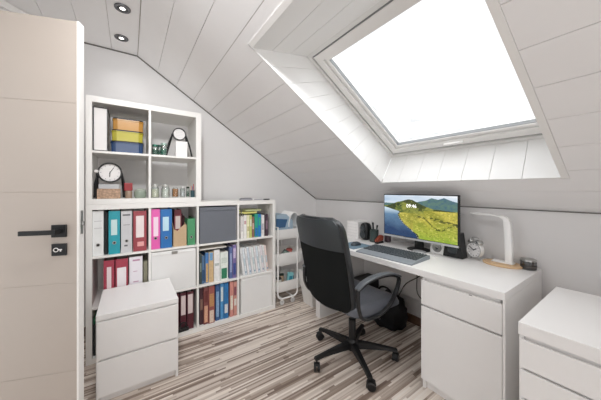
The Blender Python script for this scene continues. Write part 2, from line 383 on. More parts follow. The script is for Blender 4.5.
# ------------------------------------------------------------------ shelving
SY, SBK = 2.265, 2.655
cols = [-.2175, .130, .485, .846, 1.212]
rows = [.036, .3855, .744, 1.083]
def shelving():
    t = thing('cube_shelf_unit', 'white open cube shelf unit four columns wide standing on the floor', 'shelf', (.495, 2.46, 0))
    obj('side_panel', box(new(), -.252, -.2175, SY, SBK, 0, 1.083, .001), 'shelf_white', t)
    obj('side_panel', box(new(), 1.212, 1.242, SY, SBK, 0, 1.083, .001), 'shelf_white', t)
    obj('top_panel', box(new(), -.252, 1.242, SY, SBK, 1.083, 1.12, .001), 'shelf_white', t)
    obj('bottom_panel', box(new(), -.2175, 1.212, SY+.001, SBK, 0, .036, .001), 'shelf_white', t)
    for c in cols[1:4]: obj('upright', box(new(), c-.0085, c+.0085, SY+.002, SBK, .036, 1.083, .001), 'shelf_white', t)
    for z in rows[1:3]:
        for i in range(4):
            obj('shelf_board', box(new(), cols[i]+(.0085 if i else 0), cols[i+1]-(.0085 if i < 3 else 0), SY+.003, SBK, z-.008, z+.008, .001), 'shelf_white', t)
    t = thing('cube_shelf_unit', 'white two by two cube shelf stacked on the left of the wide unit', 'shelf', (.135, 2.46, 1.12))
    z0 = 1.121
    obj('side_panel', box(new(), -.252, -.2175, SY, SBK, z0, 1.888, .001), 'shelf_white', t)
    obj('side_panel', box(new(), .470, .522-.01, SY, SBK, z0, 1.888, .001), 'shelf_white', t)
    obj('top_panel', box(new(), -.2175, .470, SY, SBK, 1.846, 1.888, .001), 'shelf_white', t)
    obj('bottom_panel', box(new(), -.2175, .470, SY, SBK, z0, 1.16, .001), 'shelf_white', t)
    obj('upright', box(new(), .1215, .1385, SY+.002, SBK, 1.16, 1.846, .001), 'shelf_white', t)
    for a, b in ((-.2175, .1215), (.1385, .470)):
        obj('shelf_board', box(new(), a, b, SY+.003, SBK, 1.488, 1.504, .001), 'shelf_white', t)
shelving()
def fx(px, Y=2.285): return atY(px, 200, Y).x
def fz(px, py, Y=2.285): return atY(px, py, Y).z
Z1, Z2, Z3, ZU, ZM = .753, .3945, .037, 1.161, 1.505   # surfaces: first row, second, bottom, upper-bottom, upper-mid

def binder(x0, x1, z0, h, colh, label, lab=None, hole=.32, yf=2.285, dep=.27, group='binders in the cube shelf'):
    c = mm('binder_'+colh[1:], colh, rough=.4, var=.06)
    t = thing('ring_binder', label, 'binder', ((x0+x1)/2, yf+dep/2, z0), group)
    b = new(); box(b, x0, x1, yf, yf+.003, z0, z0+h, .001); box(b, x0, x0+.003, yf+.003, yf+dep, z0, z0+h, .0005); box(b, x1-.003, x1, yf+.003, yf+dep, z0, z0+h, .0005)
    obj('cover', b, c, t)
    obj('paper_stack', box(new(), x0+.0045, x1-.0045, yf+.01, yf+dep-.02, z0+.004, z0+h-.025, .0005), 'paper', t)
    w = x1-x0
    if lab:
        lx0, lx1, za, zb, lc = lab
        l = obj('label_card', box(new(), x0+w*lx0, x0+w*lx1, yf-.0012, yf, z0+h*za, z0+h*zb, .0003), mm('labelcard_'+lc[1:], lc, rough=.6), t)
    if hole:
        r = min(.012, w*.22)
        k = obj('finger_hole', lathe(new(), ((x0+x1)/2, yf-.0015, z0+h*hole), [(r*.6, 0), (r, 0), (r, .003), (r*.6, .003), (r*.6, 0)], 20, 'y'), 'steel', t, True)
        obj('hole_recess', lathe(new(), ((x0+x1)/2, yf-.0008, z0+h*hole), [(r*.62, 0), (r*.62, .0015)], 20, 'y'), 'black_plastic', t)
    return t
def binder_px(a, b, z0, ytop, *r, **k):
    return binder(fx(a), fx(b), z0, fz((a+b)/2, ytop)-z0, *r, **k)
def printing(par, x0, x1, yf, lines, colh='#6b6b6f'):   # rows of small print on a spine
    for z, f0, f1, hh_ in lines: obj('print', box(new(), x0+(x1-x0)*f0, x0+(x1-x0)*f1, yf-.0022, yf-.001, z, z+hh_, 0), mm('ink_'+colh[1:], colh), par)
# row 1 column 1
t = binder_px(92.5, 103.5, Z1, 211, '#edefef', 'white ring binder, leftmost in the top left cube of the wide shelf', None, .24)
printing(t, fx(92.5), fx(103.5), 2.286, [(1.0, .15, .85, .002), (.95, .15, .85, .002)], '#9a9a9e')
b = new(); box(b, fx(104.3), fx(107.6), 2.30, 2.55, Z1, Z1+.31, .002); tag(obj('ring_binder', b, mm('gap_shade', '#1d2226', rough=.5)), 'dark card standing for the shaded gap between the white and the turquoise binder', 'binder')  # dark card filling in the shade of the gap between binders
binder_px(108.5, 120, Z1, 211, '#2a9fae', 'turquoise ring binder with a pale label in the top left cube', (.22, .75, .44, .80, '#cfe6e6'), .26)
t = binder_px(121, 132, Z1, 211, '#cfcfd2', 'grey white ring binder between the turquoise and the dark red binder', None, .28)
printing(t, fx(121), fx(132), 2.286, [(1.03, .15, .85, .012), (.96, .2, .8, .003), (.80, .3, .6, .012)])
t = binder_px(133.3, 146.5, Z1, 211, '#a04750', 'dark red ring binder with white label in the top left cube', (.2, .8, .34, .88, '#efe3e2'), None)
printing(t, fx(133.3), fx(146.5), 2.286, [(.79, .3, .8, .035)], '#e9a9a9')
# row 1 column 2
binder_px(151.2, 160.0, Z1, 209, '#e765b4', 'pink ring binder with a long white label', (.25, .8, .32, .80, '#f6dcec'), .27)
binder_px(160.5, 172, Z1, 209, '#2b70b4', 'bright blue ring binder with a pale blue label beside the pink one', (.2, .72, .44, .80, '#bfe0ee'), .26)
binder(fx(174.5, 2.36), fx(181.5, 2.36), Z1, .30, '#8c3c4a', 'maroon ring binder standing behind the beige magazine file', (.15, .85, .45, .82, '#e8d9d4'), None, yf=2.37, dep=.25)
mf = new(); xa, xb = fx(173.5), fx(186.6)
pf = [(xa, Z1), (xb, Z1), (xb, Z1+.175), (xb-.012, Z1+.185), ((xa+xb)/2, Z1+.150), (xa+.03, Z1+.128), (xa+.012, Z1+.142), (xa, Z1+.142)]
prism(mf, [(a, 2.29, c) for a, c in pf], (0, .004, 0))
for xx in (xa, xb-.004): prism(mf, [(xx, 2.294, Z1), (xx, 2.362, Z1), (xx, 2.362, Z1+.19), (xx, 2.294, Z1+.14)], (.004, 0, 0))
prism(mf, [(xa+.004, 2.294, Z1), (xb-.004, 2.294, Z1), (xb-.004, 2.362, Z1), (xa+.004, 2.362, Z1)], (0, 0, .004))
tag(obj('magazine_file', mf, mm('kraft', '#c4a988', rough=.8, var=.08, vscale=60)), 'beige cardboard magazine file with slanted cut in front of a maroon binder', 'magazine file')
for i, px in enumerate((181.0, 183.0)):
    tag(obj('folder', box(new(), fx(px, 2.42), fx(px+1.5, 2.42), 2.42, 2.6, Z1, Z1+.26-.02*i, .001), mm('wine', '#4b1f2a')), ('dark wine folder behind the beige magazine file, left of two', 'dark wine folder behind the beige magazine file, right of two')[i], 'folder')
binder_px(187.6, 195, Z1, 218.5, '#4f9469', 'small green ring binder at the right end of the second cube', None, .3)
# storage boxes
def insert_box(x0, x1, z0, z1, m, label, yf=2.275, grip=True, lid=False, dep=.33):
    t = thing('storage_box', label, 'storage box', ((x0+x1)/2, yf+dep/2, z0))
    b = new(); box(b, x0, x1, yf, yf+dep, z0, z1-(.035 if lid else 0), .004)
    obj('box_body', b, m, t)
    if lid: obj('lid', box(new(), x0-.002, x1+.002, yf-.003, yf+dep, z1-.034, z1, .004), m, t)
    else:
        r = new(); box(r, x0+.012, x1-.012, yf-.004, yf+.001, z1-.028, z1-.016, .001); obj('rim', r, m, t)
    if grip: obj('handle', box(new(), (x0+x1)/2-.022, (x0+x1)/2+.022, yf-.006, yf, z1-.030, z1-.006, .003), 'steel', t)
    return t
mm('grey_fabric', '#6e727a', rough=.9, bump=.4, bscale=300)
mm('box_white', '#e7e7e6', rough=.7, bump=.2, bscale=200, var=.015)
insert_box(fx(151.2), fx(195.6), Z2, .728, 'box_white', 'white storage box filling the middle cube of the second column')
insert_box(fx(199.5), fx(236), Z1, 1.07, 'grey_fabric', 'dark grey fabric storage box with lid in the top row', grip=False, lid=True)
insert_box(fx(240.8), fx(271.4), Z3, .372, 'box_white', 'white storage box in the bottom right cube', grip=False)
# row 2 column 1
t = binder(fx(103.5), fx(114.3), Z2, .315, '#a83f52', 'crimson ring binder, leftmost behind the low chest of drawers', (.3, .72, .30, .85, '#ecdcde'), None)
t = binder(fx(115.5), fx(128), Z2, .315, '#a83f52', 'crimson ring binder with wide white label behind the low chest of drawers', (.12, .85, .05, .80, '#efe9ec'), None)
t = binder(fx(129.3), fx(142.5), Z2, .318, '#ece8ee', 'white ring binder with pink print behind the low chest of drawers', None, None)
printing(t, fx(129.3), fx(142.5), 2.286, [(.68, .25, .8, .012), (.60, .3, .6, .004), (.52, .3, .7, .006)], '#b98aa6')
tag(obj('folder', box(new(), fx(143.6), fx(147.6), 2.30, 2.5, Z2, Z2+.27, .002), mm('olive_grey', '#8f8c78', rough=.6)), 'olive grey folder standing right of the white and pink binder', 'folder')
# dark boxes bottom left, behind the chest
b = new(); box(b, fx(92.8), fx(98), 2.30, 2.5, Z3, Z3+.22, .004); tag(obj('file_box', b, mm('dark_box', '#2b2e30')), 'dark file box in the bottom left cube beside the chest', 'box')
b = new(); box(b, fx(92.8), fx(97), 2.31, 2.48, Z3+.221, Z3+.262, .004); tag(obj('box', b, mm('dgreen', '#2f6b4f')), 'small dark green box on top of the dark file box', 'box')
# row 3 column 2
for i, (a, c) in enumerate(((166, 179.2), (180.4, 186.2), (187.2, 193.6))):
    t = binder(fx(a), fx(c), Z3, .318, '#55222e', ('maroon ring binder partly hidden by the chest of drawers', 'maroon ring binder, middle one in the bottom cube beside the chest', 'maroon ring binder, right one in the bottom cube beside the chest')[i], (.12, .88, .42, .93, '#dccdcb'), None)
b = new(); lathe(b, (fx(183, 2.277), 2.277, Z3+.055), [(.018, 0), (.028, .001), (.028, .006), (.018, .007), (.018, 0)], 20, '-y')
b2 = new(); box(b2, fx(177), fx(188.5), 2.268, 2.2835, Z3+.001, Z3+.03, .003); me_ = bpy.data.meshes.new('q'); b2.to_mesh(me_); b2.free(); b.from_mesh(me_)
tag(obj('tape_dispenser', b, 'black_plastic'), 'small black tape dispenser on the shelf bottom before the maroon binders', 'tape dispenser')

# books
def book(x0, x1, z0, h, colh, label, yf=2.30, dep=.2, lean=0, group='books in the cube shelf', bands=None, name='book', pages=True):
    t = thing(name, label, 'book', ((x0+x1)/2, yf+dep/2, z0), group)
    mtx = None
    if lean: mtx = Matrix.Translation((x0, 0, z0)) @ Matrix.Rotation(lean, 4, 'Y') @ Matrix.Translation((-x0, 0, -z0))
    b = new(); th = min(.0025, (x1-x0)*.2)
    box(b, x0, x1, yf, yf+th, z0, z0+h, .0006, mtx); box(b, x0, x0+th, yf+th, yf+dep, z0, z0+h, .0004, mtx); box(b, x1-th, x1, yf+th, yf+dep, z0, z0+h, .0004, mtx)
    obj('cover', b, mm('book_'+colh[1:], colh, rough=.5, var=.22, vscale=55), t)
    obj('pages', box(new(), x0+th+.0002, x1-th-.0002, yf+th+.001, yf+dep-.004, z0+.002, z0+h-.004, .0003, mtx), 'paper', t)
    if bands:
        for za, zb, lc in bands:
            obj('spine_print', box(new(), x0+(x1-x0)*.14, x1-(x1-x0)*.14, yf-.0012, yf, z0+h*za, z0+h*zb, .0003, mtx), mm('print_'+lc[1:], lc, rough=.6, var=.45, vscale=120), t)
    return t
def bpx(a, b, z0, ytop, colh, label, yf=2.30, **k):
    return book(fx(a, yf), fx(b, yf), z0, min(fz((a+b)/2, ytop, yf)-z0, .328-.004*(int(a*10) % 4)), colh, label, yf=yf, **k)
# row 1 column 4 : upright books with a stack lying on top
R14 = 'upright books in the top right cube'
for a, c, yt, colh, lab, bands in (
    (240.8, 243.4, 215, '#efe9e6', 'tall white book at the left end of the top right cube', [(.3, .8, '#d9d3d3')]),
    (243.8, 246.6, 215, '#f4f1ea', 'cream white book, second from left in the top right cube', [(.6, .75, '#c9a4a4')]),
    (247.0, 249.4, 215, '#efe8c4', 'pale yellow slim book in the top right cube', [(.3, .5, '#c9c090')]),
    (249.8, 251.8, 215, '#c9d27c', 'yellow green slim book in the top right cube', [(.5, .8, '#eef0d0')]),
    (252.1, 254.3, 217, '#8d6a5c', 'brown slim book left of the green and blue book', [(.4, .7, '#d2b8a8')]),
    (254.8, 257.9, 214, '#35a58c', 'green book in the middle of the top right cube', [(.05, .4, '#2e6fb8')]),
    (258.2, 260.9, 214, '#2b7fc0', 'blue book right of the green one in the top right cube', [(.5, .85, '#39b08a')]),
    (261.5, 264.3, 215, '#e6e3e3', 'white book right of the blue one in the top right cube', [(.3, .6, '#b9b4c0')]),
    (265.3, 268.0, 214, '#4a3b46', 'dark plum book at the right end of the top right cube', [(.3, .7, '#86707e')])):
    bpx(a, c, Z1, yt, colh, lab, bands=bands, group=R14)
for i, (x0, x1, z, h, colh, lab, ang) in enumerate(((.865, 1.05, .02, .018, '#d6d27e', 'yellow booklet lying on the upright books', .06), (.93, 1.10, .04, .014, '#c8ce9a', 'pale green booklet lying on top of the yellow booklet', .02))):
    zt = fz(250, 214, 2.30)+.003+(.024 if i else 0)
    t = thing('booklet', lab, 'book', ((x0+x1)/2, 2.4, zt)); mt_ = Matrix.Translation(((x0+x1)/2, 2.4, zt)) @ Matrix.Rotation(ang, 4, 'Z') @ Matrix.Translation((-(x0+x1)/2, -2.4, -zt))
    obj('cover', box(new(), x0, x1, 2.305, 2.50, zt, zt+h, .002, mt_), mm('booklet_'+colh[1:], colh), t)
sc = thing('scissors', 'small dark handled scissors hanging before the books of the top right cube', 'scissors', (fx(241.5), 2.292, 1.0))
b = new()
for k in (-1, 1):
    tube(b, [(fx(241.6)+.012*k+.009*math.cos(a), 2.290, .985+.012*math.sin(a)) for a in [j*PI/8 for j in range(16)]], .0028, 6, True)
obj('handle', b, 'black_plastic', sc, True)
b = new(); box(b, fx(241.6)-.006, fx(241.6)-.001, 2.289, 2.291, .993, 1.04, 0); box(b, fx(241.6)+.001, fx(241.6)+.006, 2.289, 2.291, .993, 1.04, 0); obj('blade', b, 'steel', sc)
# row 2 column 4: leaning magazines
R24 = 'leaning white magazines in the right middle cube'
tints = ['#e9ecef', '#dfe7ef', '#f1eef2', '#d5dfe8', '#ece9ea', '#e3eceb', '#eee6e8', '#dbe5ee', '#f0eff0', '#e6e0e4', '#e9ecf0', '#e9d6cf']
pos = ['leftmost', 'second', 'third', 'fourth', 'fifth', 'sixth', 'seventh', 'eighth', 'ninth', 'tenth', 'eleventh', 'rightmost']
xL, xR = .862, 1.198
for i in range(12):
    xx = xL+.040+i*(xR-xL-.058)/12; hgt = .272-.004*(i % 3)
    lab = ('leftmost leaning magazine in the middle right cube' if i == 0 else 'rightmost leaning magazine in the middle right cube, with a reddish spine' if i == 11 else 'pale magazine leaning left, %s from the left in the middle right cube' % pos[i])
    book(xx, xx+.0185, Z2+.001, hgt, tints[i], lab, yf=2.285+.004*(i % 2), dep=.22, lean=-.13, group=R24, bands=[(.35, .62, '#c3d3dd'), (.08, .14, '#8aa2b8')] if i % 2 else [(.55, .8, '#d8dbe4')], name='magazine')
# row 2 column 3
R23 = 'books in the middle cube under the grey box'
for a, c, yt, colh, lab, bands, yf in (
    (199.6, 201.8, 254, '#3d4a4a', 'dark green grey book at the left end below the grey fabric box', [(.4, .7, '#7d8c86')], 2.30),
    (202.1, 204.6, 256, '#557496', 'slate blue book, second from left below the grey fabric box', [(.1, .5, '#2d4a6c')], 2.30),
    (205.4, 208.6, 253, '#4e7fb8', 'light blue book with tan lower spine below the grey fabric box', [(.02, .65, '#cda873')], 2.30),
    (208.9, 213.4, 252, '#d1b489', 'thick tan book with blue top below the grey fabric box', [(.72, .98, '#6f9fc9')], 2.30),
    (214.2, 219.8, 250, '#eef0ee', 'thick white book in the middle below the grey fabric box', [(.5, .58, '#b9c0bd')], 2.285),
    (220.4, 228.0, 252, '#e4ece4', 'wide white book with a green picture below the grey fabric box', [(.05, .42, '#2f7d5c'), (.6, .8, '#cfdad0')], 2.29),
    (229.6, 232.4, 247, '#5f6f9e', 'dusty blue book, second from right below the grey fabric box', [(.2, .8, '#93a0c4')], 2.29),
    (232.8, 236.2, 245, '#7d6fa0', 'tall violet blue book at the right end below the grey fabric box', [(.1, .45, '#3b4e8c'), (.6, .9, '#c2b6d2')], 2.285)):
    bpx(a, c, Z2, yt, colh, lab, bands=bands, yf=yf, group=R23)
tr_ = thing('letter_tray', 'flat black letter tray holding papers on top of the books below the grey box', 'letter tray', (.62, 2.42, .70))
zt = fz(216, 250, 2.285)+.004
b = new(); box(b, .497, .755, 2.30, 2.60, zt, zt+.003, .001); box(b, .497, .501, 2.30, 2.60, zt+.003, zt+.035, .001); box(b, .751, .755, 2.30, 2.60, zt+.003, zt+.035, .001); box(b, .501, .751, 2.596, 2.60, zt+.003, zt+.035, .001)
obj('tray', b, 'black_plastic', tr_); obj('paper_stack', box(new(), .506, .746, 2.305, 2.59, zt+.004, zt+.015, .001), 'paper', tr_)
# row 3 column 3
R33 = 'books in the bottom cube of the third column'
for a, c, yt, colh, lab, bands, yf in (
    (199.8, 203.2, 288, '#4a2c33', 'dark brown book at the left end of the bottom books', [(.4, .7, '#8a6a5e')], 2.30),
    (203.7, 208.4, 284, '#7f4a48', 'brick red book, second from left of the bottom books', [(.05, .5, '#d9a58a'), (.6, .9, '#6d3634')], 2.285),
    (208.8, 214.6, 283, '#965550', 'thick red book with patterned cover among the bottom books', [(.02, .35, '#e8c8b8'), (.45, .8, '#b98a5c')], 2.275),
    (215.6, 219.6, 281, '#3a5c8e', 'navy blue book in the middle of the bottom books', [(.1, .8, '#86a8cc')], 2.29),
    (220.4, 223.6, 281, '#4c8fc4', 'sky blue book among the bottom books', [(.5, .9, '#cfe0ea')], 2.29),
    (224.0, 228.4, 281, '#2d74ae', 'bright blue book with white panel among the bottom books', [(.15, .4, '#dbe6ee')], 2.285),
    (230.0, 233.4, 280, '#d18f86', 'salmon book, second from right of the bottom books', [(.2, .6, '#f0d8c8')], 2.285),
    (233.8, 236.8, 279, '#c58f84', 'orange red book at the right end of the bottom books', [(.3, .5, '#f1e3d5'), (.6, .85, '#7f4a58')], 2.285)):
    bpx(a, c, Z3, yt, colh, lab, bands=bands, yf=yf, group=R33)

# upper unit, top left
b = thing('file_box', 'tall white file box with black edges in the upper shelf', 'box', (fx(100), 2.4, ZM))
x0, x1, zt = fx(92.8), fx(108), fz(100, 107)
obj('box_body', box(new(), x0+.004, x1-.004, 2.29, 2.56, ZM+.005, zt-.005, .001), 'card_white', b)
e = new()
for xx in (x0, x1-.006):
    for yy in (2.284, 2.556): box(e, xx, xx+.006, yy, yy+.007, ZM, zt, .0005)
for zz in (ZM, zt-.006):
    for yy in (2.284, 2.556): box(e, x0+.006, x1-.006, yy, yy+.007, zz, zz+.006, .0005)
    for xx in (x0, x1-.006): box(e, xx, xx+.006, 2.291, 2.556, zz, zz+.006, .0005)
obj('edge_binding', e, 'black_plastic', b)
zb = ZM+.001
for colh, h, lab, x0, x1 in (('#2b456e', .085, 'blue translucent box, bottom of the three stacked boxes', 110.5, 143.5), ('#b9b03c', .082, 'yellow translucent box, middle of the three stacked boxes', 111.5, 143.2), ('#bf8c42', .088, 'orange translucent box, top of the three stacked boxes', 112.5, 143.4)):
    xa, xb = fx(x0), fx(x1); t = thing('lunch_box', lab, 'box', ((xa+xb)/2, 2.38, zb), 'three stacked translucent boxes')
    c = mm('tub_'+colh[1:], colh, rough=.25, coat=.3)
    def tubfn(a, bb, s, xa=xa, xb=xb, zb=zb, h=h):
        W = (xb-xa)/2; rr = rr_half(bb, W, .095, .03); k = 1.0 if s > 0 else .985
        return Vector(((xa+xb)/2+a*rr*k, 2.385+bb*.095*k, zb+(h*.80 if s > 0 else 0)))
    obj('tub', pad(new(), tubfn, 12, 12), c, t)
    def lidfn(a, bb, s, xa=xa, xb=xb, zb=zb, h=h):
        W = (xb-xa)/2+.003; rr = rr_half(bb, W, .098, .03)
        return Vector(((xa+xb)/2+a*rr, 2.385+bb*.098, zb+h*.80+.001+(h*.07 if s > 0 else 0)))
    obj('lid', pad(new(), lidfn, 12, 12), c, t)
    def rimfn(a, bb, s, xa=xa, xb=xb, zb=zb, h=h):
        W = (xb-xa)/2+.001; rr = rr_half(bb, W, .097, .03)
        return Vector(((xa+xb)/2+a*rr, 2.385+bb*.097, zb+h*.88+.001+(h*.10 if s > 0 else 0)))
    obj('rim', pad(new(), rimfn, 12, 12), 'black_plastic', t)
    zb += h+.001
# jars
def jar(x, z0, r, h, colh, label, yf=2.33, glass=True, lidh='#b8b8b4', fill=.8, group='jars on the upper shelf'):
    t = thing('glass_jar', label, 'jar', (x, yf, z0), group)
    obj('jar_body', lathe(new(), (x, yf, z0), [(0, 0), (r*.95, 0), (r, .006), (r, h*.8), (r*.82, h*.9), (r*.82, h), (r*.76, h), (r*.76, h*.9), (r*.94, h*.78), (r*.94, .006), (0, .004)]), 'jar_glass' if glass else mm('jar_'+colh[1:], colh, rough=.35), t, True)
    if glass and fill: obj('contents', lathe(new(), (x, yf, z0), [(0, .007), (r*.92, .007), (r*.92, h*.78*fill), (0, h*.78*fill)]), mm('fill_'+colh[1:], colh, rough=.6, var=.3, vscale=90), t, True)
    if lidh: obj('lid', lathe(new(), (x, yf, z0+h), [(0, .012), (r*.86, .011), (r*.9, .006), (r*.9, -h*.07), (r*.84, -h*.07), (r*.84, .0), (0, .001)]), mm('lid_'+lidh[1:], lidh, rough=.3, metal=.4), t, True)
    return t
G = 'green jars in the upper shelf'
jar(fx(155.2, 2.33), ZM, .024, .075, '#1f5a48', 'dark green jar, left of the three beside the round clock', lidh='#2d6a58', group=G)
jar(fx(160, 2.36), ZM, .024, .082, '#2b6655', 'dark green jar, middle of the three beside the round clock', yf=2.375, lidh='#22463c', group=G)
jar(fx(163.9, 2.33), ZM, .026, .092, '#1d6b58', 'green jar, right and tallest of the three beside the round clock', lidh='#9fb8ae', group=G)
# round clocks on splayed stand
def round_clock(cx, y, z0, cz, r, half, label, ticks=True):
    t = thing('table_clock', label, 'clock', (cx, y, z0))
    obj('bezel', lathe(new(), (cx, y, cz), [(r*.86, -.002), (r*.88, -.010), (r, -.010), (r*1.02, 0), (r, .018), (0, .018), (0, .016), (r*.86, .014), (r*.86, -.002)], 40, 'y'), 'black_plastic', t, True)
    d = obj('dial', lathe(new(), (cx, y, cz), [(0, .000), (r*.86, .000), (r*.86, .010), (0, .010)], 40, 'y'), 'card_white', t)
    leg = new()
    for s in (-1, 1):
        tube(leg, [(cx+s*r*.95, y+.010, cz), (cx+s*(r*.95+half)*.55, y+.010, (cz+z0)/2+.01), (cx+s*half, y-.012, z0+.007)], .0065, 8)
        tube(leg, [(cx+s*r*.95, y+.010, cz), (cx+s*half*.9, y+.10, z0+.007)], .0055, 8)
    tube(leg, [(cx-r*.95, y+.012, cz), (cx+r*.95, y+.012, cz)], .004, 8)
    obj('stand', leg, 'black_plastic', t, True)
    if ticks:
        b = new()
        for k in range(12):
            m_ = Matrix.Translation((cx, y-.001, cz)) @ Matrix.Rotation(k*PI/6, 4, 'Y'); box(b, -.0012, .0012, -.0005, .0005, r*.68, r*.80, 0, m_)
        obj('hour_mark', b, mm('ink_grey', '#75757a'), d)
        b = new()
        for ang, l, w in ((.55, r*.62, .0035), (PI+.05, r*.45, .0045)):
            m_ = Matrix.Translation((cx, y-.0025, cz)) @ Matrix.Rotation(ang, 4, 'Y'); box(b, -w/2, w/2, -.0006, .0006, -r*.1, l, 0, m_)
        obj('clock_hand', b, 'black_plastic', d)
    else:
        b = new()
        for k in range(5): box(b, cx-r*.5, cx+r*.5, y-.0012, y-.0002, cz-r*.5+k*r*.25, cz-r*.5+k*r*.25+.0016, 0)
        obj('dial_print', b, mm('ink_light', '#c0c0c0'), d)
    return t
yc = 2.33
pc = atY(110, 172.6, yc); round_clock(pc.x, yc, ZU, pc.z, .074, .089, 'round white faced clock with black rim on splayed black legs')
pc2 = atY(179.3, 134.2, yc); round_clock(pc2.x, yc, ZM, pc2.z, .052, .098, 'smaller black rimmed round dial on splayed legs above a white carton', False)
tag(obj('carton', box(new(), fx(175.5, 2.29), fx(187.2, 2.29), 2.275, 2.305, ZM, fz(181, 141.3, 2.275), .002), 'card_white'), 'plain white carton standing in front of the small round dial', 'box')
t = thing('decorated_box', 'flat box with brown patterned front and grey top under the round clock', 'box', (pc.x-.005, 2.29, ZU))
b = new(); box(b, fx(97, 2.28), fx(120.5, 2.28), 2.275, 2.305, ZU, ZU+.072, .002)
obj('box_body', b, mm('rust_pattern', '#8f7764', rough=.7, var=2.2, vscale=70), t)
obj('lid', box(new(), fx(98.5, 2.28), fx(119, 2.28), 2.278, 2.303, ZU+.072, ZU+.105, .002), mm('pale_grey', '#b9bbbd'), t)
tag(obj('knob', lathe(new(), (fx(96.2, 2.30), 2.31, fz(96.2, 172.8, 2.30)), [(0, -.013), (.009, -.009), (.013, 0), (.009, .009), (0, .013)], 18), 'card_white', None, True), 'small white ball beside the round clock on black legs', 'ball').name = 'ball'
# its little stem
o_ = bpy.data.objects['ball']; o_.location.z = fz(96.2, 173, 2.30)
stem_z = o_.location.z
for m_ in (0,):
    st = new(); tube(st, [(fx(96.2, 2.30), 2.31, ZU), (fx(96.2, 2.30), 2.31, stem_z+.002)], .004, 8); obj('stem', st, 'black_metal', o_, True)
t = thing('spice_jar', 'small jar with a dark red lid beside the round clock', 'jar', (fx(129), 2.33, ZU))
obj('jar_body', lathe(new(), (fx(128.5, 2.33), 2.33, ZU), [(0, 0), (.022, 0), (.024, .004), (.024, .05), (.02, .056), (0, .056)]), mm('amber', '#9a8472', rough=.3), t, True)
obj('lid', box(new(), fx(128.5, 2.33)-.028, fx(128.5, 2.33)+.026, 2.31, 2.352, ZU+.057, ZU+.118, .005), mm('red_lid', '#93262c', rough=.4), t)
t = thing('bowl', 'low grey green lidded bowl right of the red lidded jar', 'bowl', (fx(140), 2.34, ZU))
obj('bowl_body', lathe(new(), (fx(140.2, 2.33), 2.33, ZU), [(0, 0), (.034, 0), (.040, .012), (.042, .045), (.038, .055), (0, .056)]), mm('sage', '#8e9a8c', rough=.4), t, True)
obj('lid', lathe(new(), (fx(140.2, 2.33), 2.33, ZU+.057), [(0, 0), (.037, 0), (.037, .006), (.02, .016), (0, .018)]), mm('sage2', '#a7afa3', rough=.4), t, True)
G = 'glasses and jars in the bottom right cube of the upper shelf'
jar(fx(155, 2.32), ZU, .030, .095, '#dcd9c6', 'large glass jar of white contents, first from left of the jar row', yf=2.32, group=G, fill=.95)
jar(fx(165.5, 2.32), ZU, .031, .095, '#e6e8df', 'large glass jar of white contents, second from left of the jar row', yf=2.32, group=G, fill=.95)
jar(fx(175.2, 2.32), ZU, .024, .082, '#b57a43', 'amber patterned glass candle holder in the jar row', yf=2.32, group=G, lidh=None, fill=1.1)
jar(fx(182.6, 2.32), ZU, .019, .085, '#c9c9cd', 'slim pale glass right of the amber candle holder', yf=2.32, group=G, lidh='#cfcfcf')
jar(fx(187.8, 2.33), ZU, .014, .082, '#2f5a45', 'slim dark green jar near the right end of the jar row', yf=2.33, group=G, lidh='#243a30')
t = thing('pen_cup', 'small dark cup holding coloured pens at the right end of the jar row', 'cup', (fx(192.3, 2.33), 2.33, ZU))
obj('cup', lathe(new(), (fx(192.6, 2.33), 2.33, ZU), [(0, 0), (.017, 0), (.018, .06), (.0165, .06), (.0155, .004), (0, .004)], 20), mm('teal_dark', '#2c4a52'), t, True)
for i, (c, dx, dy, hh_) in enumerate((('#c23a34', .004, .002, .115), ('#d98a6a', -.006, .004, .10), ('#3e5e8a', .000, -.006, .095))):
    p = thing('pen', ('red pen', 'salmon pen', 'blue pen')[i]+' standing in the dark cup of the upper shelf', 'pen', (fx(192.6, 2.33)+dx, 2.33+dy, ZU+.006))
    xx = fx(192.6, 2.33)+dx
    obj('barrel', tube(new(), [(xx, 2.33+dy, ZU+.006), (xx+dx*.8, 2.33+dy*1.3, ZU+hh_)], .0028, 8), mm('pen_'+c[1:], c), p, True)
# items on top of the wide unit
t = thing('tape_measure', 'small flat grey gadget lying on top of the wide shelf unit', 'gadget', (fx(243), 2.31, 1.121))
obj('gadget_body', box(new(), fx(241.5), fx(253), 2.29, 2.35, 1.121, 1.140, .004), mm('mid_grey', '#9a9aa0'), t); obj('top_plate', box(new(), fx(242.5), fx(252), 2.297, 2.343, 1.1402, 1.145, .002), mm('dark_grey2', '#55565c'), t)
t.name = 'remote_control'
t = thing('pen', 'pen lying on the right end of the wide shelf unit', 'pen', (fx(262), 2.3, 1.121))
za = 1.1275
obj('barrel', tube(new(), [(fx(255), 2.30, za), (fx(264), 2.30, za)], .005, 10), mm('mid_grey', '#9a9aa0'), t, True); obj('cap', tube(new(), [(fx(264.1), 2.30, za), (fx(270), 2.30, za)], .0062, 10), 'black_plastic', t, True)

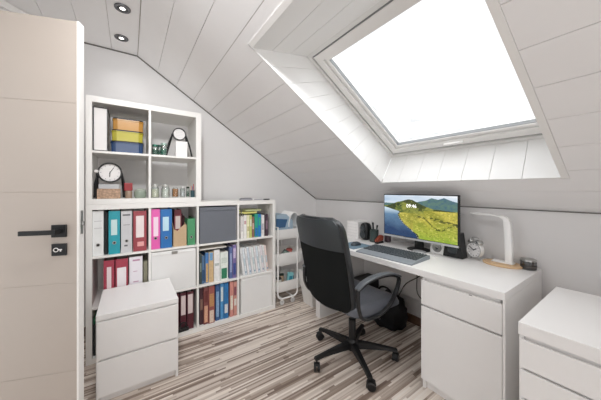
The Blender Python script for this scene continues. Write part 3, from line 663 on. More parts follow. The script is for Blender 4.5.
# ------------------------------------------------------------------ low chest of drawers
def slab_top(bm, x0, x1, y0, y1, z0, z1): return box(bm, x0, x1, y0, y1, z0, z1, .002)
def chest():
    x0, x1, y0, y1, H_ = -.157, .264, 1.80, 2.256, .515
    t = thing('chest_of_drawers', 'low white chest of two handleless drawers before the shelf', 'chest of drawers', ((x0+x1)/2, (y0+y1)/2, 0))
    obj('top_panel', slab_top(new(), x0, x1, y0, y1, H_-.030, H_), 'white_laminate', t)
    for a, b in ((x0, x0+.016), (x1-.016, x1)): obj('side_panel', box(new(), a, b, y0+.006, y1, 0, H_-.0305, .001), 'white_laminate', t)
    obj('back_panel', box(new(), x0+.017, x1-.017, y1-.008, y1-.001, .02, H_-.031, 0), 'white_laminate', t)
    obj('front_rail', box(new(), x0+.0165, x1-.0165, y0+.017, y0+.028, .04, H_-.031, 0), 'white_laminate', t)
    obj('plinth', box(new(), x0+.017, x1-.017, y0+.03, y0+.045, .0, .055, .001), 'white_laminate', t)
    for a, b in ((.048, .250), (.264, .474)):
        o = obj('drawer', box(new(), x0+.004, x1-.004, y0-.002, y0+.015, a, b, .0015), 'white_laminate', t)
        bd = new(); box(bd, x0+.02, x1-.02, y0+.02, y1-.02, a+.01, b-.04, 0); obj('drawer_box', bd, 'white_laminate', o)
chest()

# ------------------------------------------------------------------ desk
DX, DX1, DY0, DY1, DZ = 1.486, 2.128, .427, 1.905, .73
t = thing('desk', 'long white desk with a drawer and cupboard on its right end under the skylight', 'desk', ((DX+DX1)/2, (DY0+DY1)/2, 0))
obj('desktop', box(new(), DX, DX1, DY0, DY1, .690, DZ, .002), 'white_laminate', t)
obj('side_panel', box(new(), DX+.004, DX1, DY0, DY0+.0115, 0, .6895, .001), 'white_laminate', t)
obj('side_panel', box(new(), DX+.004, DX1, DY1-.06, DY1, 0, .6895, .001), 'white_laminate', t)
obj('side_panel', box(new(), DX+.02, DX1, .828, .846, .0, .6895, .001), 'white_laminate', t)
obj('back_panel', box(new(), DX1-.02, DX1-.004, .847, DY1-.061, .25, .6895, .001), 'white_laminate', t)
obj('plinth', box(new(), DX+.036, DX+.048, DY0+.023, .827, 0, .07, .001), 'white_laminate', t)
obj('drawer', box(new(), DX+.002, DX+.018, DY0+.013, .846, .521, .668, .0015), 'white_laminate', t)
dr = obj('door', box(new(), DX+.002, DX+.018, DY0+.013, .846, .060, .509, .0015), 'white_laminate', t)
obj('carcass', box(new(), DX+.05, DX1-.03, DY0+.023, .827, .08, .66, 0), 'white_laminate', t)
obj('front_rail', box(new(), DX+.024, DX+.034, DY0+.023, .827, .05, .6895, 0), 'white_laminate', t)
obj('sticker', box(new(), DX+.0008, DX+.002, .566, .583, .6655, .6685, .0003), 'black_plastic', t)

# ------------------------------------------------------------------ tall drawer unit at right
x0, x1, y0, y1, H_ = 1.28, 1.915, -.04, .326, .70
t = thing('chest_of_drawers', 'white drawer unit at the right edge beside the desk', 'chest of drawers', ((x0+x1)/2, (y0+y1)/2, 0))
obj('top_panel', slab_top(new(), x0, x1, y0, y1, .650, H_), 'white_laminate', t)
for a, b in ((y0, y0+.016), (y1-.016, y1)): obj('side_panel', box(new(), x0+.014, x1, a, b, 0, .6495, .001), 'white_laminate', t)
obj('front_rail', box(new(), x0+.020, x0+.030, y0+.017, y1-.017, .04, .649, 0), 'white_laminate', t)
obj('plinth', box(new(), x0+.03, x0+.045, y0+.017, y1-.017, 0, .05, .001), 'white_laminate', t)
obj('back_panel', box(new(), x1-.01, x1-.002, y0+.017, y1-.017, .02, .649, 0), 'white_laminate', t)
for a, b in ((.523, .634), (.406, .513), (.290, .396), (.174, .280), (.055, .164)):
    o = obj('drawer', box(new(), x0+.001, x0+.0115, y0+.003, y1-.003, a, b, .0015), 'white_laminate', t)
    obj('drawer_box', box(new(), x0+.035, x1-.03, y0+.02, y1-.02, a+.006, b-.02, 0), 'white_laminate', o)

# ------------------------------------------------------------------ monitor
MX, MY0, MY1, MZ0, MZ1 = 1.895, .805, 1.425, .822, 1.188
t = thing('monitor', 'wide flat monitor showing a green hill and lake landscape', 'monitor', (MX+.05, 1.115, DZ))
obj('housing', box(new(), MX, MX+.03, MY0, MY1, MZ0-.004, MZ1, .003), 'black_plastic', t)
obj('chin', box(new(), MX-.002, MX, MY0, MY1, MZ0-.005, MZ0+.010, .0008), mm('chin_silver', '#c5c6c8', rough=.35, metal=.2), t)
s = new(); lathe(s, (MX+.075, 1.14, DZ), [(0, 0), (.09, 0), (.092, .004), (.08, .009), (0, .010)], 32, squash=(.9, 1)); obj('foot', s, 'black_plastic', t, True)
s = new(); box(s, MX+.062, MX+.086, 1.10, 1.17, DZ+.010, DZ+.27, .004); box(s, MX+.029, MX+.07, 1.09, 1.18, .93, 1.05, .004); obj('stand', s, 'black_plastic', t)
# picture on the screen: fine grid with colours
def vnoise(x, y, seed=0):
    def h(i, j): 
        v = math.sin(i*127.1+j*311.7+seed*74.7)*43758.5453; return v-math.floor(v)
    i, j = math.floor(x), math.floor(y); a, b = x-i, y-j; a = a*a*(3-2*a); b = b*b*(3-2*b)
    return (h(i, j)*(1-a)+h(i+1, j)*a)*(1-b)+(h(i, j+1)*(1-a)+h(i+1, j+1)*a)*b
def fbm(x, y, s=0): return sum(vnoise(x*2**k, y*2**k, s+k)/2**k for k in range(4))/1.875
def lerp(a, b, t): t = max(0, min(1, t)); return tuple(p+(q-p)*t for p, q in zip(a, b))
def interp(x, pts):
    for (a, b), (c, d) in zip(pts, pts[1:]):
        if x <= c: return b+(d-b)*(x-a)/(c-a)
    return pts[-1][1]
def landscape(x, y):      # x 0..1 left to right, y 0..1 bottom to top
    n = fbm(x*9, y*9); n2 = fbm(x*30, y*30, 5); n3 = fbm(x*70, y*60, 9)
    far = interp(x, [(0, .80), (.1, .79), (.3, .80), (.5, .84), (.62, .88), (.70, .94), (.78, .91), (.85, .95), (.92, .90), (1, .86)])+.012*n2
    mid = interp(x, [(0, .72), (.1, .75), (.2, .82), (.3, .86), (.38, .90), (.44, .89), (.5, .84), (.6, .76), (.7, .70), (.85, .68), (1, .66)])+.012*n2
    shore_top = interp(x, [(0, .67), (.12, .63), (.22, .60), (.24, .56)])
    shore = interp(y, [(0, .52), (.08, .50), (.2, .40), (.3, .31), (.42, .25), (.52, .22), (.6, .25), (.66, .10), (.70, 0)])+.02*(n2-.5)
    if y > far and y > mid:
        return lerp(srgb('#9db6cf'), srgb('#e8ecef'), .25+1.1*(fbm(x*4, y*9, 3)-.25))
    if y > mid:
        return lerp(srgb('#3a5a78'), srgb('#5f7d6a'), n2*1.2-.1+(1-(y-mid)*5)*.2)
    if x < shore and y < .70:
        c = lerp(srgb('#1f3a5f'), srgb('#7fa6c4'), (y-.15)*1.4+(n-.5)*.4)
        return lerp(c, srgb('#d6e4ec'), (y-.52)*5) if y > .52 else c
    if x < shore+.02 and y < .62: return lerp(srgb('#1c261c'), srgb('#cfc9a0'), (n3-.45)*3)
    if y > .66 or (y > .58 and x < .6):
        c = lerp(srgb('#4d5f2a'), srgb('#a3a24a'), n2*1.4-.2+(x < .3)*-.3)
        return lerp(c, srgb('#23301c'), .8*(n > .62))
    c = lerp(srgb('#8a8a34'), srgb('#dccb5c'), n*1.3-.35+(n2-.5)*.7)
    c = lerp(c, srgb('#86a636'), (.45-y)*1.8*(x > .45)); c = lerp(c, srgb('#2f3a18'), (n3-.55)*1.9+(n-.6)*1.2); c = lerp(c, srgb('#e6dc7a'), (vnoise(x*45, y*60, 21)-.72)*2.5)
    r = abs(y-(.40-.25*(x-.6)+.10*math.sin(x*14)))
    if x > .5 and r < .022 and n3 > .4: c = lerp(c, srgb('#1f2e18'), .75)
    if x > .68 and abs(y-(.50-.35*(x-.68))) < .035 and n2 > .5: c = lerp(c, srgb('#24351c'), .8)
    return c
me = bpy.data.meshes.new('screen'); NX, NY = 260, 148; vs = []; fs = []
sy0, sy1, sz0, sz1 = MY0+.007, MY1-.007, MZ0+.014, MZ1-.008
loc = Vector(t.location)
for j in range(NY+1):
    for i in range(NX+1):
        vs.append((MX-.0012-loc.x, sy1+(sy0-sy1)*i/NX-loc.y, sz0+(sz1-sz0)*j/NY-loc.z))
for j in range(NY):
    for i in range(NX): a = j*(NX+1)+i; fs.append((a, a+1, a+NX+2, a+NX+1))
me.from_pydata(vs, [], fs); ca = me.color_attributes.new('picture', 'FLOAT_COLOR', 'POINT')
for j in range(NY+1):
    for i in range(NX+1): ca.data[j*(NX+1)+i].color = landscape(i/NX, j/NY)+(1,)
sm_ = bpy.data.materials.new('screen_picture'); sm_.use_nodes = True; nt = sm_.node_tree; bs = nt.nodes['Principled BSDF']
at = nt.nodes.new('ShaderNodeAttribute'); at.attribute_name = 'picture'; nt.links.new(at.outputs['Color'], bs.inputs['Emission Color'])
bs.inputs['Base Color'].default_value = (.01, .01, .01, 1); bs.inputs['Roughness'].default_value = .25; bs.inputs['Emission Strength'].default_value = 1.0; M['screen'] = sm_
me.materials.append(sm_); so = bpy.data.objects.new('screen', me); COL.objects.link(so); so.parent = t
cu = bpy.data.curves.new('digits', 'FONT'); cu.body = '09:46'; cu.size = .040; cu.align_x = 'CENTER'; cu.extrude = .0002
tmp = bpy.data.objects.new('digits_tmp', cu); COL.objects.link(tmp); bpy.context.view_layer.update()
tm = bpy.data.meshes.new_from_object(tmp); bpy.data.objects.remove(tmp)
tb = new(); tb.from_mesh(tm); tb.transform(Matrix.Translation((MX-.0018, MY1-.62*.43, MZ1-.108)) @ Matrix(((0, 0, -1, 0), (-1, 0, 0, 0), (0, 1, 0, 0), (0, 0, 0, 1))))
obj('clock_digits', tb, mat('digit_glow', (.9, .9, .9), emit=(1, 1, 1), estr=1.0), so)

# keyboard, mouse
def quad_mtx(o, ang): return Matrix.Translation(o) @ Matrix.Rotation(ang, 4, 'Z')
KM = quad_mtx((1.515, .925, DZ), .06)   # local x into the desk, y along it
t = thing('keyboard', 'grey keyboard with palm rest lying on the desk before the monitor', 'keyboard', (1.60, 1.15, DZ))
kb = new(); prism(kb, [(.0, 0, .0), (.255, 0, 0), (.255, 0, .026), (.072, 0, .018), (.0, 0, .008)], (0, .46, 0)); kb.transform(KM); obj('base', kb, 'grey_plastic', t)
kk = new(); ang = math.atan2(.008, .155)
for r in range(6):
    xk = .078+r*.0285; n = [10, 20, 20, 21, 21, 21][r]; yk = .01
    for c in range(n):
        w = .44/n; 
        if r == 0: w = [.03, .02, .02, .14, .02, .02, .03, .06, .06, .04][c]
        box(kk, xk, xk+.0215, yk+.0034, yk+w-.0034, .018+(xk-.072)*.05, .0255+(xk-.072)*.05, .0008, KM, 1); yk += w
obj('keys', kk, 'keys', t)
t = thing('mouse', 'dark mouse lying on a blue pad at the left end of the keyboard', 'mouse', (1.66, 1.56, DZ))
def mfn(a, b, s): 
    r = rr_half(b, .029, .052, .026); return Vector((1.66+b*.052, 1.545+a*r, DZ+.003+(.001 if s < 0 else .004+.028*math.sqrt(max(0, (1-a*a)*(1-b*b))))))
obj('mouse_body', pad(new(), mfn, 12, 16), mm('mouse_grey', '#3c444c', rough=.35), t, True)
obj('scroll_wheel', lathe(new(), (1.635, 1.545, DZ+.028), [(0, -.003), (.007, -.003), (.007, .003), (0, .003)], 14, 'y'), 'black_plastic', t, True)
tag(obj('mouse_pad', box(new(), 1.53, 1.76, 1.45, 1.66, DZ, DZ+.003, .001), mm('pad_blue', '#6f8797', rough=.8, var=.2, vscale=30)), 'blue grey mouse pad under the mouse on the desk', 'mouse pad')

# objects at the left back of the desk
b = new(); box(b, 1.90, 2.11, 1.74, 1.895, DZ, DZ+.17, .004)
t = thing('carton', 'white box standing on the far end of the desk behind the chair', 'box', (2.0, 1.8, DZ)); obj('box_body', b, 'card_white', t)
b = new()
for k in range(5): box(b, 1.8985, 1.8995, 1.745, 1.890, DZ+.02+k*.03, DZ+.022+k*.03, 0)
obj('ridge', b, mm('ridge_grey', '#cfcfcf'), t)
def blob(bm, c, sx, sy, sz, n=2.6):
    t_ = bmesh.new(); bmesh.ops.create_uvsphere(t_, u_segments=24, v_segments=16, radius=1)
    for v in t_.verts:
        d = (abs(v.co.x)**n+abs(v.co.y)**n+abs(v.co.z)**n)**(1/n); v.co = Vector((v.co.x/d*sx, v.co.y/d*sy, v.co.z/d*sz))
    merge(bm, t_, Matrix.Translation(c)); return bm
t = thing('camera_case', 'small black round shouldered speaker at the left end of the desk', 'speaker', (1.93, 1.66, DZ))
obj('housing', blob(new(), (1.93, 1.665, DZ+.085), .045, .048, .085, 3.5), 'black_plastic', t, True)
obj('speaker_cone', lathe(new(), (1.884, 1.665, DZ+.115), [(.026, 0), (.030, -.004), (.030, .004), (.012, .006), (.012, .003), (0, .001)], 26, 'x'), mm('cone', '#3c4043', rough=.3), t, True)
obj('speaker_cone', lathe(new(), (1.884, 1.665, DZ+.055), [(.030, 0), (.034, -.004), (.034, .004), (.014, .006), (.014, .003), (0, .001)], 26, 'x'), mm('cone', '#3c4043', rough=.3), t, True)
t.name = 'desk_speaker'
t = thing('pencil_pot', 'dark glass pot holding pens beside the black speaker', 'pot', (1.92, 1.56, DZ))
obj('pot', lathe(new(), (1.92, 1.555, DZ), [(0, 0), (.036, 0), (.042, .01), (.042, .115), (.038, .115), (.038, .006), (0, .006)]), mm('pot_dark', '#3b4947', rough=.2), t, True)
for i, (dx, dy, hh_, c) in enumerate(((.01, .015, .155, '#1c1d20'), (-.01, .0, .165, '#2c2f33'), (.012, -.012, .14, '#4a4f52'))):
    p = thing('pen', ('tallest dark pen', 'black marker', 'grey pen')[i]+' standing in the dark glass pot on the desk', 'pen', (1.92+dx, 1.555+dy, DZ+.007))
    obj('barrel', tube(new(), [(1.92+dx*.4, 1.555+dy*.4, DZ+.008), (1.92+dx*1.6, 1.555+dy*1.6, DZ+hh_)], .007, 10), mm('penb_'+c[1:], c), p, True)
    obj('cap', tube(new(), [(1.92+dx*1.6, 1.555+dy*1.6, DZ+hh_+.0005), (1.92+dx*1.8, 1.555+dy*1.8, DZ+hh_+.02)], .0078, 10), 'black_plastic', p, True)
t = thing('stapler', 'reddish brown stapler standing against the left of the monitor', 'stapler', (1.90, 1.47, DZ))
b = new(); prism(b, [(1.86, 1.50, DZ), (1.95, 1.50, DZ), (1.95, 1.50, DZ+.02), (1.86, 1.50, DZ+.012)], (0, -.03, 0)); obj('base', b, 'black_plastic', t)
b = new(); prism(b, [(1.86, 1.500, DZ+.018), (1.95, 1.500, DZ+.024), (1.955, 1.500, DZ+.065), (1.93, 1.500, DZ+.075), (1.86, 1.500, DZ+.035)], (0, -.028, 0)); obj('arm', b, mm('rust_red', '#8a4230', rough=.4), t)
b = new(); box(b, 2.0, 2.05, 1.455, 1.505, DZ, DZ+.12, .01); tag(obj('tin', b, mm('plum', '#5b4a52')), 'dull purple tin behind the stapler at the monitor\'s left', 'tin')

# right of the monitor
t = thing('speaker', 'black desk speaker at the right edge of the monitor', 'speaker', (2.00, .86, DZ))
def spf(a, b, s): return Vector((1.985+s*.04+.012*b*0, .868+a*(.055-.012*b), DZ+.091+b*.089))
obj('housing', pad(new(), spf, 6, 6), 'black_plastic', t)
obj('speaker_cone', lathe(new(), (1.944, .868, DZ+.06), [(.030, 0), (.034, -.004), (.034, .003), (.014, .0035), (.014, .001), (0, -.001)], 26, 'x'), mm('cone', '#3c4043', rough=.3), t, True)
t = thing('dial_gadget', 'silver round dial on a white block under the monitor\'s right half', 'radio', (1.95, .99, DZ)); t.name = 'radio'
obj('housing', box(new(), 1.955, 1.995, .925, 1.04, DZ, DZ+.095, .01), 'white_plastic', t)
obj('dial', lathe(new(), (1.9545, .985, DZ+.05), [(.018, 0), (.034, -.004), (.036, .0), (.018, .0002)], 28, 'x'), 'steel', t, True)
obj('dial_ring', lathe(new(), (1.9543, .985, DZ+.05), [(0, -.001), (.012, -.003), (.014, .0)], 28, 'x'), 'chrome', t, True)
b = new(); lathe(b, (1.90, 1.095, DZ), [(0, 0), (.05, 0), (.054, .004), (.05, .010), (.03, .014), (0, .015)], 28, squash=(.7, 1)); tag(obj('card_reader', b, mm('silver_grey', '#a9abad', rough=.3), None, True), 'flat silver grey oval gadget on the desk under the monitor', 'gadget')

b = new(); tube(b, smooth_path([(1.81, 1.20, DZ+.004), (1.83, 1.12, DZ+.004), (1.85, 1.04, DZ+.004), (1.87, .98, DZ+.004), (1.84, .93, DZ+.004), (1.80, .95, DZ+.004)], 8), .0035, 8)
tag(obj('cable', b, 'white_plastic', None, True), 'white cable curling over the desk under the monitor', 'cable')
# alarm clock
c = Vector((2.035, .755, DZ+.068)); aM = Matrix.Translation(c) @ Matrix.Rotation(-.35, 4, 'Z') @ Matrix.Translation(-c)
t = thing('alarm_clock', 'white twin bell alarm clock with round face on the desk', 'clock', (c.x, c.y, DZ))
def put(bm): bm.transform(aM); return bm
obj('case', put(lathe(new(), c, [(0, .028), (.040, .028), (.052, .018), (.055, .0), (.055, -.016), (.050, -.020), (.048, -.016), (.0, -.014)], 36, 'x')), 'white_plastic', t, True)
fo = obj('dial', put(lathe(new(), c, [(0, -.0165), (.0475, -.0165), (.0475, -.014), (0, -.014)], 36, 'x')), 'card_white', t)
b = new()
for k in range(12): box(b, -.0180+c.x, -.0168+c.x, c.y-.0012, c.y+.0012, c.z+.036, c.z+.044, 0, Matrix.Translation(c) @ Matrix.Rotation(k*PI/6, 4, 'X') @ Matrix.Translation(-c))
for a_, l_, w_ in ((1.05, .026, .0030), (-1.0, .036, .0022)): box(b, -.0190+c.x, -.0178+c.x, c.y-w_, c.y+w_, c.z-.004, c.z+l_, 0, Matrix.Translation(c) @ Matrix.Rotation(a_, 4, 'X') @ Matrix.Translation(-c))
obj('clock_hand', put(b), 'black_plastic', fo)
obj('case_ring', put(tube(new(), [(c.x-.019, c.y+.0525*math.cos(a), c.z+.0525*math.sin(a)) for a in [k*PI/20 for k in range(40)]], .0025, 8, True)), 'steel', t, True)
for s in (-1, 1):
    obj('bell', put(lathe(new(), (c.x, c.y+s*.030, c.z+.053), [(.024, 0), (.023, .010), (.014, .018), (0, .021), (0, .019), (.012, .016), (.021, .009), (.022, 0), (.024, 0)], 24, mtx=Matrix.Rotation(-s*.5, 4, 'X'))), 'steel', t, True)
    obj('foot', put(tube(new(), [(c.x+.002, c.y+s*.028, c.z-.046), (c.x+.002, c.y+s*.036, c.z-.066)], .005, 8)), 'steel', t, True)
obj('carry_handle', put(tube(new(), smooth_path([(c.x, c.y-.030, c.z+.072), (c.x, c.y-.02, c.z+.086), (c.x, c.y+.02, c.z+.086), (c.x, c.y+.030, c.z+.072)], 5), .002, 8)), 'steel', t, True)
obj('hammer', put(tube(new(), [(c.x, c.y, c.z+.05), (c.x, c.y, c.z+.072)], .0035, 8)), 'steel', t, True)

# lamp and wooden board
b = new(); lathe(b, (2.035, .600, DZ), [(0, 0), (.104, 0), (.107, .003), (.107, .010), (.104, .013), (0, .013)], 40, squash=(.80, 1)); tag(obj('wooden_board', b, 'light_wood', None, True), 'oval light wooden board under the white desk lamp', 'board')
t = thing('desk_lamp', 'white slim desk lamp with a flat horizontal arm', 'lamp', (2.04, .60, DZ+.013))
lz = DZ+.0135
obj('foot', box(new(), 2.012, 2.068, .538, .655, lz, lz+.010, .004), 'white_plastic', t, True)
ps = [(2.04, .565, lz+.009), (2.04, .565, lz+.06), (2.04, .567, lz+.15), (2.04, .572, lz+.25), (2.04, .582, lz+.288), (2.04, .608, lz+.304), (2.04, .66, lz+.310), (2.04, .72, lz+.314), (2.04, .785, lz+.316)]
sp_ = smooth_path(ps, 5); k1 = 26
obj('post', ribbon(new(), sp_[:k1], (1, 0, 0), .044, [.042-.026*max(0, i/k1-.6)/.4 for i in range(k1)]), 'white_plastic', t, True)
obj('lamp_arm', ribbon(new(), sp_[k1-1:], (1, 0, 0), .040, .010), 'white_plastic', t, True)
obj('diffuser', box(new(), 2.022, 2.055, .67, .775, lz+.3065, lz+.3085, .001), mm('diffuser', '#fdfdfb', rough=.4), t)

# candle
t = thing('scented_candle', 'small round glass and chrome jar on the desk corner beside the lamp', 'jar', (2.06, .475, DZ))
cc = (2.055, .473, DZ)
obj('jar_body', lathe(new(), cc, [(0, 0), (.036, 0), (.039, .004), (.039, .052), (.036, .052), (.036, .006), (0, .006)]), 'smoke_glass', t, True)
obj('wax', lathe(new(), cc, [(0, .007), (.035, .007), (.035, .030), (0, .030)]), mm('wax_grey', '#c9c6c2'), t, True)
obj('label_band', lathe(new(), cc, [(.0392, .013), (.0396, .013), (.0396, .027), (.0392, .027), (.0392, .013)]), mm('band_dark', '#45413f'), t, True)
obj('lid', lathe(new(), cc, [(0, .067), (.034, .066), (.039, .062), (.040, .053), (.0, .053)]), 'steel', t, True)

# ------------------------------------------------------------------ office chair
HX, HYc = 1.345, 1.287
t = thing('office_chair', 'black high backed office chair on castors before the desk', 'office chair', (HX, HYc, 0))
st = new(); lathe(st, (HX, HYc, .062), [(0, 0), (.036, 0), (.042, .02), (.040, .06), (.030, .078), (0, .08)])
ang0 = [28, 100, 172, 244, 316]
for a in ang0:
    a = math.radians(a); R = Matrix.Translation((HX, HYc, 0)) @ Matrix.Rotation(a, 4, 'Z')
    q = bmesh.new()
    sec = [(.03, .024, .075, .125), (.12, .021, .078, .118), (.24, .017, .080, .104), (.315, .017, .070, .092)]
    rings = [[q.verts.new((x, s1*w, z)) for s1, z in ((-1, z0), (1, z0), (1*.75, z1), (-.75, z1))] for x, w, z0, z1 in sec]
    for A, B in zip(rings, rings[1:]):
        for k in range(4): q.faces.new((A[k], A[(k+1) % 4], B[(k+1) % 4], B[k]))
    q.faces.new(rings[0][::-1]); q.faces.new(rings[-1])
    bmesh.ops.bevel(q, geom=list(q.edges), offset=.003, segments=2, affect='EDGES')
    merge(st, q, R)
obj('star_base', st, 'black_plastic', t)
for a in ang0:
    a = math.radians(a); p = Vector((HX+.30*math.cos(a), HYc+.30*math.sin(a), 0)); sw = a+1.1
    R = Matrix.Translation(p) @ Matrix.Rotation(sw, 4, 'Z')
    cb = new(); tube(cb, [R @ Vector((0, 0, .05)), R @ Vector((0, 0, .078))], .006, 8)
    def hood(aa, bb, s): 
        th = -.3+(bb+1)/2*(PI*.85); r = .031+s*.0015; return R @ Vector((.012-r*math.cos(th), aa*.020, .027+r*math.sin(th)))
    pad(cb, hood, 4, 10); co = obj('caster', cb, 'black_plastic', t, True)
    for s in (-1, 1):
        obj('wheel', lathe(new(), R @ Vector((.012, s*.013, .027)), [(0, -.008), (.022, -.008), (.027, -.004), (.027, .004), (.022, .008), (0, .008)], 22, 'y', mtx=Matrix.Rotation(sw, 4, 'Z')), 'black_metal', co, True)
obj('gas_lift', lathe(new(), (HX, HYc, .13), [(.026, 0), (.026, .15), (.020, .152), (.016, .153), (.016, .27), (0, .27)], 20), 'black_metal', t, True)
mc = new(); box(mc, HX-.10, HX+.09, HYc-.07, HYc+.07, .385, .415, .008); tube(mc, [(HX, HYc-.05, .395), (HX+.02, HYc-.20, .385), (HX+.02, HYc-.23, .37)], .006, 8); obj('tilt_mechanism', mc, 'black_metal', t)
def seatfn(a, b, s):
    r = rr_half(b, .245, .235, .09); y = HYc+a*r; x = HX+.035+b*.235
    e = max(0, (1-abs(a)**5)*(1-abs(b)**6))
    z = .425+(.058*e**.5 + .018*a*a + .012*max(0, -b)) if s > 0 else .425-.008*e
    if b > .5 and s > 0: z -= .02*((b-.5)/.5)**2
    return Vector((x, y, z))
mm('seat_leather_sheen', '#565960', rough=.3, bump=.3, bscale=350)  # leather lightened, its reflected sheen put into the base colour
obj('seat', pad(new(), seatfn, 28, 28), 'seat_leather_sheen', t, True)
# backrest
BZ0, BZ1, BW_ = .420, 1.050, .238
def backpt(a, b, d):     # a across, b up, d outward toward the rear (camera side)
    z = BZ0+(b+1)/2*(BZ1-BZ0); k = (b+1)/2
    w = rr_half(b, BW_*(1.0+.03*math.sin(PI*k)), (BZ1-BZ0)/2, .085)
    x = HX-.205-.085*k-.045*k*k+.020*math.sin(PI*k)*0+.05*a*a
    return Vector((x-.025-d, HYc+.045-a*w, z))
def backfn(a, b, s):
    e = max(0, (1-abs(a)**8)*(1-abs(b)**10))**.5
    return backpt(a, b, -.045*e-.022 if s > 0 else .010*e)
br = obj('backrest', pad(new(), backfn, 30, 36), 'black_leather', t, True)
def bandfn(a, b, s):
    bb = .34+(b+1)/2*(.955-.34); aa = a*.955
    return backpt(aa, bb, (.0145 if s > 0 else .004))
obj('head_panel', pad(new(), bandfn, 24, 10), 'grey_leather', br, True)
def meshfn(a, b, s):
    bb = -.95+(b+1)/2*(.95+.33); aa = a*.95
    return backpt(aa, bb, (.0135 if s > 0 else .004))
obj('rear_panel', pad(new(), meshfn, 24, 24), 'black_mesh', br, True)
for s in (-1, 1):
    Y = HYc+s*.272
    path = smooth_path([(1.108, Y, .630), (1.16, Y, .655), (1.25, Y, .670), (1.36, Y, .670), (1.44, Y, .656), (1.505, Y, .630), (1.505, Y, .59), (1.475, Y, .54), (1.43, Y-s*.005, .475), (1.36, Y-s*.01, .435), (1.25, Y-s*.01, .425), (1.16, Y-s*.01, .445), (1.118, Y, .51), (1.106, Y, .58)], 5)
    n = len(path)
    path = path[:-1]
    ar = obj('armrest', ribbon(new(), path, (0, 1, 0), [.028]*len(path), .016, True), 'black_plastic', t, True)
    top = smooth_path([(1.100, Y, .638), (1.16, Y, .668), (1.25, Y, .683), (1.36, Y, .683), (1.44, Y, .669), (1.512, Y, .640)], 6)
    obj('arm_pad', ribbon(new(), top, (0, 1, 0), [.038+.008*math.sin(PI*i/len(top)) for i in range(len(top))], .014), 'arm_grey', ar, True)
    bk = new(); box(bk, 1.22, 1.30, Y-s*.07-.03, Y-s*.07+.03, .40, .425, .004) ; obj('arm_bracket', bk, 'black_plastic', ar)

# ------------------------------------------------------------------ trolley
TX0, TX1, TY0, TY1 = 1.262, 1.64, 2.29, 2.62
t = thing('trolley', 'white three tier metal trolley right of the shelf unit', 'trolley', ((TX0+TX1)/2, (TY0+TY1)/2, 0))
def tray(z0, z1):
    b = new(); rings = []
    cx, cy = (TX0+TX1)/2, (TY0+TY1)/2
    def ringpts(f, z):
        W, D, r = (TX1-TX0)/2*f, (TY1-TY0)/2*f, .05
        out = []
        for qx, qy, a0 in ((1, 1, 0), (-1, 1, 90), (-1, -1, 180), (1, -1, 270)):
            for k in range(6):
                a = math.radians(a0+k*18); out.append(b.verts.new((cx+qx*(W-r)+r*math.cos(a), cy+qy*(D-r)+r*math.sin(a), z)))
        return out
    R = [ringpts(.86, z0), ringpts(.94, z0+.02), ringpts(.98, z1-.006), ringpts(1.0, z1-.004), ringpts(1.0, z1), ringpts(.975, z1), ringpts(.92, z0+.022), ringpts(.84, z0+.003)]
    for A, B in zip(R, R[1:]):
        n = len(A)
        for k in range(n): b.faces.new((A[k], A[(k+1) % n], B[(k+1) % n], B[k]))
    b.faces.new(R[0][::-1]); b.faces.new(R[-1]); return b
for z0, z1 in ((.69, .80), (.405, .545), (.125, .245)): obj('tray', tray(z0, z1), 'white_plastic', t, True)
def rail(y, x0=TX0+.02, x1=1.525):
    return smooth_path([(x1, y, .83), (x1, y, .6), (x1, y, .3), (x1, y, .12), (x1-.015, y, .085), (x1-.05, y, .070), (x0+.05, y, .070), (x0+.015, y, .085), (x0, y, .12), (x0, y, .3), (x0, y, .6), (x0, y, .83)], 4)
for y in (TY0-.008, TY0+.088):
    pass
obj('frame', tube(new(), rail(TY0-.008), .008, 10), 'white_plastic', t, True)
obj('frame', tube(new(), rail(TY1+.008), .008, 10), 'white_plastic', t, True)
for xx, zz in ((TX0+.02, .825), (1.525, .825), (TX0+.07, .070), (1.465, .070)):
    obj('crossbar', tube(new(), [(xx, TY0-.008, zz), (xx, TY1+.008, zz)], .007, 8), 'white_plastic', t, True)
for xx in (TX0+.07, 1.465):
    for yy in (TY0, TY1):
        cb = new(); box(cb, xx-.012, xx+.012, yy-.014, yy+.014, .048, .066, .003); cc_ = obj('caster', cb, 'white_plastic', t)
        obj('wheel', lathe(new(), (xx+.004, yy, .026), [(.006, -.010), (.021, -.010), (.026, -.006), (.026, .006), (.021, .010), (.006, .010), (.006, -.010)], 22, 'y'), mm('wheel_grey', '#c9c9c9', rough=.4), cc_, True)
# on the trolley
t = thing('trolley_device', 'white and blue desktop device on the top tray of the trolley', 'device', (1.43, 2.42, .70)); t.name = 'stand_in_device'  # plain stand-in for a device that is not identified
b = new(); prism(b, [(1.30, 2.335, .695), (1.50, 2.335, .695), (1.50, 2.335, .88), (1.42, 2.335, .955), (1.29, 2.335, .955)], (0, .22, 0)); obj('housing', b, mm('device_pale', '#9fb4c4'), t)
b = new(); prism(b, [(1.29, 2.332, .815), (1.40, 2.332, .815), (1.43, 2.332, .90), (1.29, 2.332, .915)], (0, .003, 0)); obj('front_window', b, mm('steel_blue', '#3f6288', rough=.25), t)
def hood2(a, b, s):
    th = (b+1)/2*PI; r = 1 if s > 0 else .93
    return Vector((1.515-.075*math.cos(th)*r, 2.43+a*.11, .815+.165*math.sin(th)*r))
obj('cover', pad(new(), hood2, 8, 20), 'white_plastic', t, True)
t = thing('calculator', 'dark grey calculator leaning in the middle tray of the trolley', 'calculator', (1.36, 2.36, .43))
m_ = Matrix.Translation((1.385, 2.345, .50)) @ Matrix.Rotation(.6, 4, 'Y') @ Matrix.Rotation(.35, 4, 'X')
obj('calculator_body', box(new(), -.045, .045, -.008, .008, -.075, .075, .004, m_), mm('calc', '#5a625f', rough=.5), t)
b = new()
